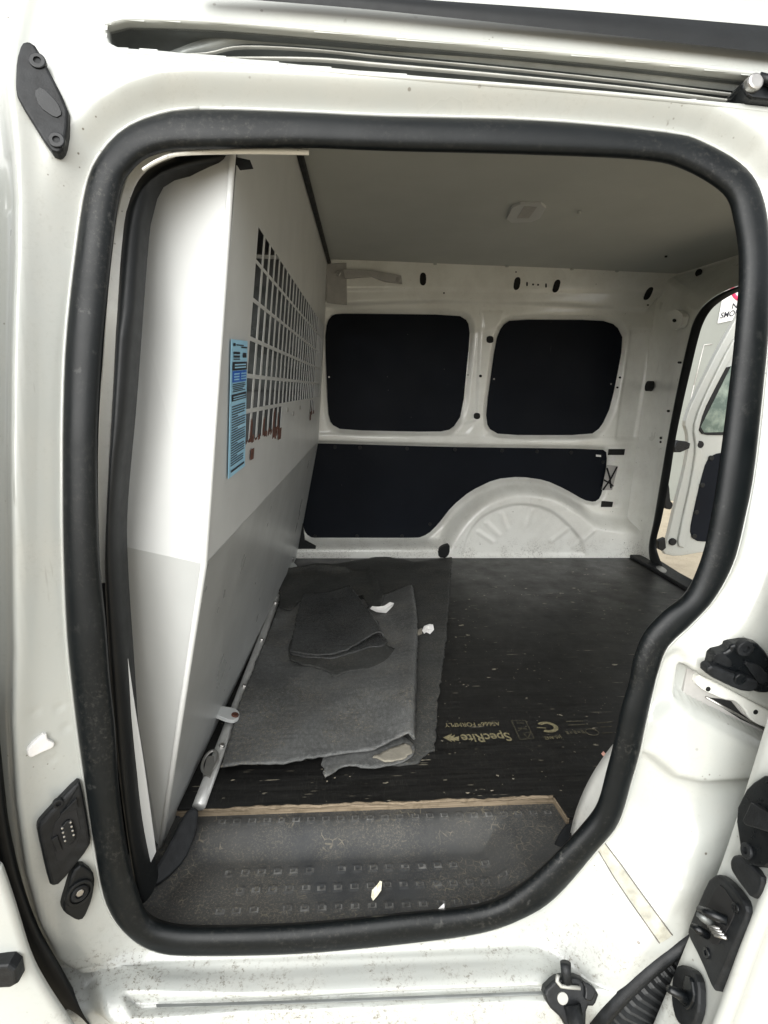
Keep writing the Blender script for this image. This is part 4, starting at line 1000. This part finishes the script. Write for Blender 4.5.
ringp = [atz(592, 732, .0007)+np.array([.014*math.cos(a), .012*math.sin(a), 0]) for a in np.linspace(0, 2*math.pi, 21)]
tube('printed_mark', ringp, .0013, M['goldfaint'], PLY, 4)

# rear sill trim
P = atz(660, 565, .006)
rs = plate('rear_sill_trim', [(628, 555.5), (652, 556.5), (661, 563), (679, 574.5), (700, 586), (740, 606), (740, 640), (687, 590), (655, 571)], P, (0, 0, 1), .010, M['plastic2'], VAN, .004)
plate('sill_badge', chaikin([(655, 567), (660, 565.5), (667, 570), (666, 573), (661, 572)], 1), P+np.array([0, 0, .010]), (0, 0, 1), .0012, M['steel'], rs, .0004)
# step trim with sunken tread
xs = np.arange(-.34, .46, .0022); ys = np.arange(.022, .2165, .0022); GX, GY = np.meshgrid(xs, ys, indexing='ij'); Q = np.stack([GX.ravel(), GY.ravel()], 1)
rec = spline([(128, 905), (150, 870), (190, 836), (230, 831), (300, 829), (400, 826), (478, 822), (497, 824), (507, 838), (518, 868), (524, 890), (480, 925), (300, 945), (150, 950)], 5)
rp_ = np.array([atz(x, y, -.025)[:2] for x, y in rec]); s = sdf(Q, rp_)
Z = -.016-.030*sm(-.012, .050, s)
# raised rim meeting the seal

SQM = np.zeros(len(Q), bool)
def sq(px, py, z, w=.0105):
    global Z
    c = atz(px, py, z); m_ = (np.abs(Q[:, 0]-c[0]) < .02) & (np.abs(Q[:, 1]-c[1]) < .02)
    global SQM
    d_ = np.maximum(np.abs(Q[m_, 0]-c[0]), np.abs(Q[m_, 1]-c[1])); Z[m_] += .0016*np.exp(-((d_-w/2)/.0017)**2); SQM[m_] |= (np.abs(d_-w/2) < .0013) & (Q[m_, 1]-c[1] < w*.2)
for k in range(23): sq(222+k*14.8, 821.5-k*.42, -.0158)
for r_, (y0, x0, st_, nn) in enumerate(((873, 229, 16.0, 17), (891, 223, 16.4, 18), (911, 219, 17.0, 18))):
    for k in range(nn):
        if random.random() < .06: continue
        sq(x0+k*st_, y0-k*.6, -.0458)
n2 = len(ys); V = np.stack([Q[:, 0], Q[:, 1], Z], 1); Fc = [(i*n2+j, (i+1)*n2+j, (i+1)*n2+j+1, i*n2+j+1) for i in range(len(xs)-1) for j in range(n2-1)]
stp = put('step_trim', V, Fc, M['step'], VAN); stp.data.materials.append(M['stepdust'])
for k_ in np.where(SQM[np.array(Fc)[:, 0]])[0]: stp.data.polygons[int(k_)].material_index = 1
P = atz(180, 845, .0)
plate('foot_fairing', [(193, 808), (198, 812), (196, 835), (184, 862), (166, 880), (146, 893), (140, 886), (157, 866), (172, 838), (184, 814)], P, (.35, -.55, .75), .012, M['plastic2'], VAN, .005, 1, .02)
# right corner of the step: cap beside the seal
P = atz(580, 828, -.005); plate('step_end_cap', [(564, 826), (572, 824), (590, 825), (596, 835), (560, 868), (525, 895), (520, 885), (545, 862)], P, (-.2, -.3, 1), .006, M['plastic2'], VAN, .003, 1)
disc('plug_hole', atz(573, 836, .004), (-.2, -.3, 1), .006, .001, M['hole'], VAN)
# near wheel house inside
rr = []
cw, r0 = (.735, -.02), .345
for (yy, rad) in ((.01, r0), (.10, r0), (.125, r0-.006), (.137, r0-.02), (.14, r0-.045), (.14, .02)):
    rr.append([(cw[0]+rad*math.cos(math.radians(a)), yy, cw[1]+rad*math.sin(math.radians(a))) for a in np.linspace(0, 180, 50)])
loft('wheel_house', rr, M['paint_in'], VAN)
# inner skin of the rear quarter on the near side, only seen from another angle
put('quarter_lining', [(.55, .06, -.02), (1.39, .06, -.02), (1.30, .12, 1.24), (.62, .12, 1.24)], [(0, 1, 2, 3)], M['board'], VAN, False)

# ------------------------------------------------------------------ loose rubber sheets
def sheet(name, px, zb, mat, label, cat, th=.004, wave=.004, folds=(), raise_=0., bumps=(), step=.009, rough=.0015, parent=None, curl=()):
    B = np.array([atz(x, y, zb)[:2] for x, y in px])
    n = max(24, int(np.sum(np.linalg.norm(np.diff(np.vstack([B, B[:1]]), axis=0), axis=1))/.012))
    B = resample(B, n, True); B += np.random.randn(n, 2)*rough
    lo, hi = B.min(0), B.max(0); G = np.array([(x+np.random.uniform(-.2, .2)*step, y+np.random.uniform(-.2, .2)*step) for x in np.arange(lo[0], hi[0], step) for y in np.arange(lo[1], hi[1], step)])
    G = G[sdf(G, B) > step*.35]
    pts = [Vector(p) for p in np.vstack([B, G])]
    r = delaunay_2d_cdt(pts, [(i, (i+1) % n) for i in range(n)], [list(range(n))], 1, 1e-5)
    Pt = np.array([v[:] for v in r[0]]); x, y = Pt[:, 0], Pt[:, 1]
    z = zb+th+wave*(np.sin(x*17+y*9)*.5+np.sin(x*31-y*23+1)*.3+np.sin(y*14+.4)*.4)+wave
    dB = pdist(Pt, B)
    for fpx, hgt, wid in folds:
        fp = np.array([atz(a, b, zb)[:2] for a, b in fpx]); df = pdist(Pt, fp, False); z += hgt*np.exp(-(df/wid)**2) - (hgt+th)*.85*np.clip(1-df/.014, 0, 1)**2
    for (a, b), hgt, wid in bumps:
        c = atz(a, b, zb)[:2]; z += hgt*np.exp(-(np.linalg.norm(Pt-c, axis=1)/wid)**2)
    for fpx, hgt, wid in curl:
        fp = np.array([atz(a, b, zb)[:2] for a, b in fpx]); df = pdist(Pt, fp, False); z += hgt*np.clip(1-df/wid, 0, 1)**2
    z += raise_
    V = np.stack([x, y, z], 1)
    if parent is None: o = put(name, V, r[2], mat, None, True, label=label, category=cat)
    else: o = put(name, V, r[2], mat, parent, True)
    me = o.data; bm = bmesh.new(); bm.from_mesh(me); bmesh.ops.recalc_face_normals(bm, faces=bm.faces)
    if sum(f_.normal.z for f_ in bm.faces) < 0: bmesh.ops.reverse_faces(bm, faces=bm.faces)
    bm.to_mesh(me); bm.free(); me.shade_smooth(); mod_solid(o, th, -1); return o
sheet('rubber_underlay', [(284, 582), (330, 566), (381, 557), (415, 563), (452, 558), (449, 600), (446, 640), (438, 700), (435, 752), (428, 754), (418, 765), (405, 766), (330, 766), (262, 690), (262, 640)], .001, M['mat_dark'],
      'dark fibrous rubber underlay sheet lying flat on the plywood, lowest of the stack', 'rubber sheet', .004, .002, bumps=[((440, 570), .006, .08)])
big = sheet('rubber_mat', [(221, 768), (245, 767), (270, 768.5), (283, 768), (307, 763), (322, 761), (345, 757), (372, 753.5), (394, 746), (408, 744), (415.5, 746), (415.5, 713), (418, 650), (417, 623), (413, 591), (396, 594), (378, 600), (340, 604), (300, 602), (280, 606), (274, 622), (255, 668), (238, 715)], .010, M['mat_grey'],
      'large dusty grey rubber mat folded over along its right edge, spread across the floor', 'rubber mat', .004, .007, rough=.0009, folds=[([(416, 750), (416, 700), (418.5, 650), (418, 623), (413.5, 588)], .022, .055)], bumps=[((330, 740), .006, .08), ((370, 700), .006, .1)])
sheet('folded_flap', [(322, 762), (325, 779), (333, 774), (342, 768.5), (352, 767), (372, 770), (388, 766), (402, 763), (412, 757), (415.5, 748), (400, 735), (330, 735)], .007, M['mat_grey'], '', '', .003, .002, parent=big)
sheet('pale_underside', [(372, 758), (392, 748), (405, 744), (412, 747), (412, 755), (402, 760), (386, 762)], .0115, M['tan'], '', '', .002, .001, parent=big, step=.006)
sheet('rubber_scrap', [(278, 576), (300, 572), (316, 570), (345, 574), (370, 574), (378, 588), (384, 602), (379, 609), (368, 607), (362, 596), (330, 604), (300, 604), (291, 614), (279, 611), (280, 590)], .017, M['mat_dark'],
      'dark crumpled rubber offcut at the back of the mat beside the partition', 'rubber offcut', .004, .006, curl=[([(278, 576), (316, 570), (345, 574)], .02, .05), ([(370, 574), (384, 602)], .018, .03)])
sheet('rubber_offcut', [(288, 652), (290, 660), (300, 665), (312, 668), (320, 670), (328, 673), (333, 678.5), (347, 673.5), (370, 672), (397, 670), (400, 660), (400.5, 652), (388, 648), (375, 630), (300, 635), (291, 642)], .017, M['mat_dark'],
      'ragged charcoal rubber piece lying under the small folded sheet', 'rubber offcut', .004, .003)
top_ = sheet('folded_rubber_sheet', [(290.5, 652), (303, 655), (318, 657.5), (330, 657), (347, 653), (363, 646), (375, 642), (386, 643.5), (380, 632), (372, 620), (363, 608), (353, 594), (330, 594.5), (303, 596), (297, 620)], .024, M['mat_smooth'],
      'small smooth black rubber sheet folded double, topmost of the stack', 'rubber sheet', .005, .004, folds=[([(353, 593), (363, 608), (380, 632), (387, 645)], .028, .07)], step=.007)
sheet('lower_leaf', [(291, 655), (305, 658), (332, 660), (350, 655), (372, 648), (384, 647), (388, 642), (360, 615), (300, 620)], .021, M['mat_smooth'], '', '', .004, .001, parent=top_)

# scraps of paper
def scrap(px, z, label, mat, name='paper_scrap', crumple=.006, N=(0, -.35, 1)):
    P0 = atz(*px[0], z); Nn = np.array(N, float); pts = [atp(x, y, P0, Nn) for x, y in px]; c = np.mean(pts, 0)
    V = [p+np.array([0, 0, random.uniform(.0, crumple)]) for p in pts]; m_ = [(np.array(V[i])+c)/2+np.array([0, 0, random.uniform(-.2, 1)*crumple]) for i in range(len(V))]
    n_ = len(V); VV = V+m_+[c+np.array([0, 0, crumple*.6])]; Fc = []
    for i in range(n_): k = (i+1) % n_; Fc += [(i, k, n_+k, n_+i), (n_+i, n_+k, 2*n_)]
    zmin = min(v[2] for v in VV); VV = [np.array(v)+np.array([0, 0, max(0, z-zmin+.0005)]) for v in VV]
    o = put(name, VV, Fc, mat, None, False, label=label, category='scrap', group='litter dropped in the van'); mod_solid(o, .0006, 0); return o
scrap([(370, 611), (372, 608), (377, 610), (384, 609), (390, 604.5), (394, 605), (393, 609), (386, 615), (376, 614)], .022, 'folded white paper scrap lying on the big mat beside the small folded sheet', M['paper'])
scrap([(422, 632), (424, 627), (429, 625), (433, 626), (434, 631), (430, 636), (426, 634), (424, 636)], .008, 'crumpled white paper scrap on the underlay right of the big mat', M['paper'])
scrap([(417, 634), (418, 630), (422, 630), (422, 636), (418, 637)], .010, 'tiny pinkish paper chip touching the mat fold', M['tan'])
scrap([(371, 900), (372, 893), (377, 888), (380, 883), (382, 885), (381, 893), (377, 899), (373, 902)], -.045, 'cream paper scrap lying on the step tread', simple('cream_paper', (.72, .69, .55), .8), N=(0, -.8, 1))
rd = scrap([(435, 922), (436, 913), (440, 907), (444, 906), (444.5, 910), (441, 917), (438, 924)], -.03, 'torn white paper scrap with red print at the front edge of the step', M['paper'], N=(0, -1.2, 1))
pr = [atz(437.5, 919, -.022), atz(440, 912, -.022), atz(441, 913, -.022), atz(438.5, 921, -.022)]
put('red_print', [p+np.array([0, -.008, .006]) for p in pr], [(0, 1, 2, 3)], M['red'], rd, False)
scrap([(601, 756), (603, 755), (609, 762), (608, 765), (604, 761)], .002, 'thin pink plastic sliver on the plywood beside the wheel housing', simple('pink_plastic', (.65, .35, .28), .5), 'plastic_sliver')

# ------------------------------------------------------------------ rear door swung open, wall and sign outside
YD = 1.86
DW = [(661, 553), (666, 540), (674, 505), (683, 470), (687, 448), (686, 432), (683, 424), (688, 408), (700, 383), (717, 349), (733, 321), (748, 296), (775, 285), (880, 285), (880, 540), (704, 551), (675, 556)]
P = np.array([0, YD, 0])
GL = [(731, 366), (720, 388), (708, 412), (700.5, 427), (704, 432.5), (726, 432), (860, 428), (860, 366)]
LPN = chaikin([(726, 452), (714, 454), (706, 461), (700, 482), (694, 508), (689.5, 530), (692, 538), (698, 541.5), (720, 541), (850, 535), (850, 452)], 1)
rdo = plate('rear_door', DW, P, (0, -1, 0), .012, M['paint'], VAN, .005, 1, .012)
Pn = P-np.array([0, .012, 0])
def ring_plate(name, outer, width, P, h, mat, parent):
    o3 = [atp(x, y, P, (0, 1, 0)) for x, y in outer]; V, Fc = prism_vf(o3, (0, -1, 0), h, .003, 0); return put(name, V, Fc, mat, parent, False)
# raised inner frame pressings
fr = plate('frame_rib', chaikin([(741, 326), (727, 348), (712, 378), (698, 408), (692, 428), (695, 448), (690, 480), (681, 520), (676, 545), (684, 548), (688, 520), (697, 478), (702, 455), (696, 436), (702, 412), (716, 384), (731, 356), (748, 330)], 1), Pn, (0, -1, 0), .012, M['paint'], rdo, .006)
plate('window_seal', [(728, 362), (714, 389), (702, 414), (697.5, 428), (702, 435), (727, 435), (862, 431), (862, 362)], Pn, (0, -1, 0), .006, M['rubber'], rdo, .002, 1)
plate('window_glass', GL, Pn-np.array([0, .006, 0]), (0, -1, 0), .002, M['glass'], rdo, .0005)
plate('lining_panel', LPN, Pn, (0, -1, 0), .005, M['board'], rdo, .001)
Pm = Pn-np.array([0, .005, 0])
for x, y in ((711, 458), (702, 485), (696, 512), (694, 536)): disc('stud', atp(x, y, Pm, (0, 1, 0)), (0, -1, 0), .012, .006, M['rubber'], rdo, seg=12)
for x, y in ((699, 444.5), (672, 541.5)): disc('hole', atp(x, y, Pn, (0, 1, 0)), (0, -1, 0), .018, .013, M['hole'], rdo, seg=14)
hp = aty(680, 443, 1.80); plate('check_strap', [(672, 447), (676, 440), (684, 441), (688, 443), (687, 448), (678, 452), (672, 452)], hp, (0, -1, 0), .02, M['plastic'], rdo, .004)
hp = aty(668, 500, 1.80); plate('door_stay', [(664, 480), (667, 484), (668, 500), (671, 503), (669, 509), (663, 508), (662, 500)], hp, (0, -1, 0), .02, M['rubber'], rdo, .004, 1)
plate('hinge', [(656, 540), (663, 537), (664, 547), (660, 550), (656, 548)], aty(660, 544, 1.82), (0, -1, 0), .02, M['rubber'], rdo, .004)
YO = 6.5
WALLT = empty('cladding_wall', (4.2, YO, -.62), 'grey sheet-clad wall standing outside behind the open rear door', 'wall')
V1, F1 = box_vf((8.2, YO+.1, 1.2), (14, .2, 3.64)); put('cladding', V1, F1, M['greywall'], WALLT, False)
vfs = []
for pq in (((704, 345), (694, 385)), ((704, 345), (712, 344)), ((694, 385), (684, 430))):
    A, B = aty(*pq[0], YO-.004), aty(*pq[1], YO-.004); vfs.append(tube_vf([A, B], .007, 6))
Vv, Fv = merge(vfs); put('panel_bead', Vv, Fv, M['greymetal'], WALLT)
sg = [aty(x, y, YO-.012) for x, y in ((717.5, 323.5), (762, 314), (768, 264), (727.5, 271))]
sn = empty('no_smoking_sign', sg[0], 'white no smoking sign with red ring on the grey wall outside', 'sign')
V1, F1 = prism_vf(sg, (0, -1, 0), .003, .0005, .004); put('board', V1, F1, M['signwhite'], sn, False)
def sign_text(s, a, b, h):
    co, fs = text(s, 0, 0, 0, None, None, bold=.02); A, B = aty(*a, YO-.019), aty(*b, YO-.019); e = B-A; L = np.linalg.norm(e); e /= L; f_ = np.array([.12, 0, 1])
    co[:, 0] *= L/co[:, 0].max(); co[:, 1] *= h/.72; put('lettering', [A+e*c[0]+f_*c[1] for c in co], fs, M['ink'], sn, False)
sign_text('NO', (731.5, 309), (744, 306.5), .070); sign_text('SMOKING', (720, 318.5), (751, 312), .072)
cc = aty(743, 287, YO-.022); rp2 = [cc+np.array([.14*math.cos(a), 0, .15*math.sin(a)]) for a in np.linspace(0, 2*math.pi, 41)]
tube('red_ring', rp2, .022, M['red'], sn, 8)

# ------------------------------------------------------------------ cab seen through the grille
SEAT = bpy.data.objects.new('front_seat', None); link(SEAT, VAN); SEAT.location = (-.55, .5, .6)
V1, F1 = box_vf((-.42, .50, .42), (.14, .42, .62)); o = put('backrest', V1, F1, M['fabric'], SEAT); mod_bevel(o, .05, 4)
V1, F1 = box_vf((-.62, .50, .10), (.48, .46, .14)); o = put('cushion', V1, F1, M['fabric'], SEAT); mod_bevel(o, .05, 4)
V1, F1 = box_vf((-.43, .50, .83), (.10, .24, .18)); o = put('headrest', V1, F1, M['fabric'], SEAT); mod_bevel(o, .04, 4)
SEAT2 = bpy.data.objects.new('front_seat', None); link(SEAT2, VAN); SEAT2.location = (-.55, 1.3, .6)
for ch in list(SEAT.children):
    d_ = ch.copy(); COL.objects.link(d_); d_.parent = SEAT2
V1, F1 = prism_vf([(-.75, 1.735, -.02), (-.215, 1.735, -.02), (-.125, 1.735, .50), (-.075, 1.735, 1.235), (-.75, 1.735, 1.235)], (0, -1, 0), .02, .003, 0); put('cab_trim', V1, F1, M['cabdark'], VAN, False)
V1, F1 = box_vf((-.40, 1.708, .93), (.50, .008, .40)); put('cab_window', V1, F1, M['cabglass'], VAN, False)
# cab shell: floor, far door with its window opening
V1, F1 = merge([box_vf((-1.0, .98, -.12), (1.5, 1.7, .04)), box_vf((-1.1, 1.84, .22), (1.6, .05, .68)), box_vf((-.36, 1.84, .9), (.14, .05, .7)), box_vf((-.55, 1.0, 1.27), (.78, 1.6, .03))]); put('cab_shell', V1, F1, M['plastic2'], VAN, False)
V1, F1 = box_vf((-1.0, 1.85, .86), (1.15, .012, .62)); put('cab_window', V1, F1, M['cabdark'], VAN, False)
V1, F1 = box_vf((-1.75, .95, .35), (.35, 1.7, .5)); o = put('dashboard', V1, F1, M['plastic2'], VAN); mod_bevel(o, .06, 3)
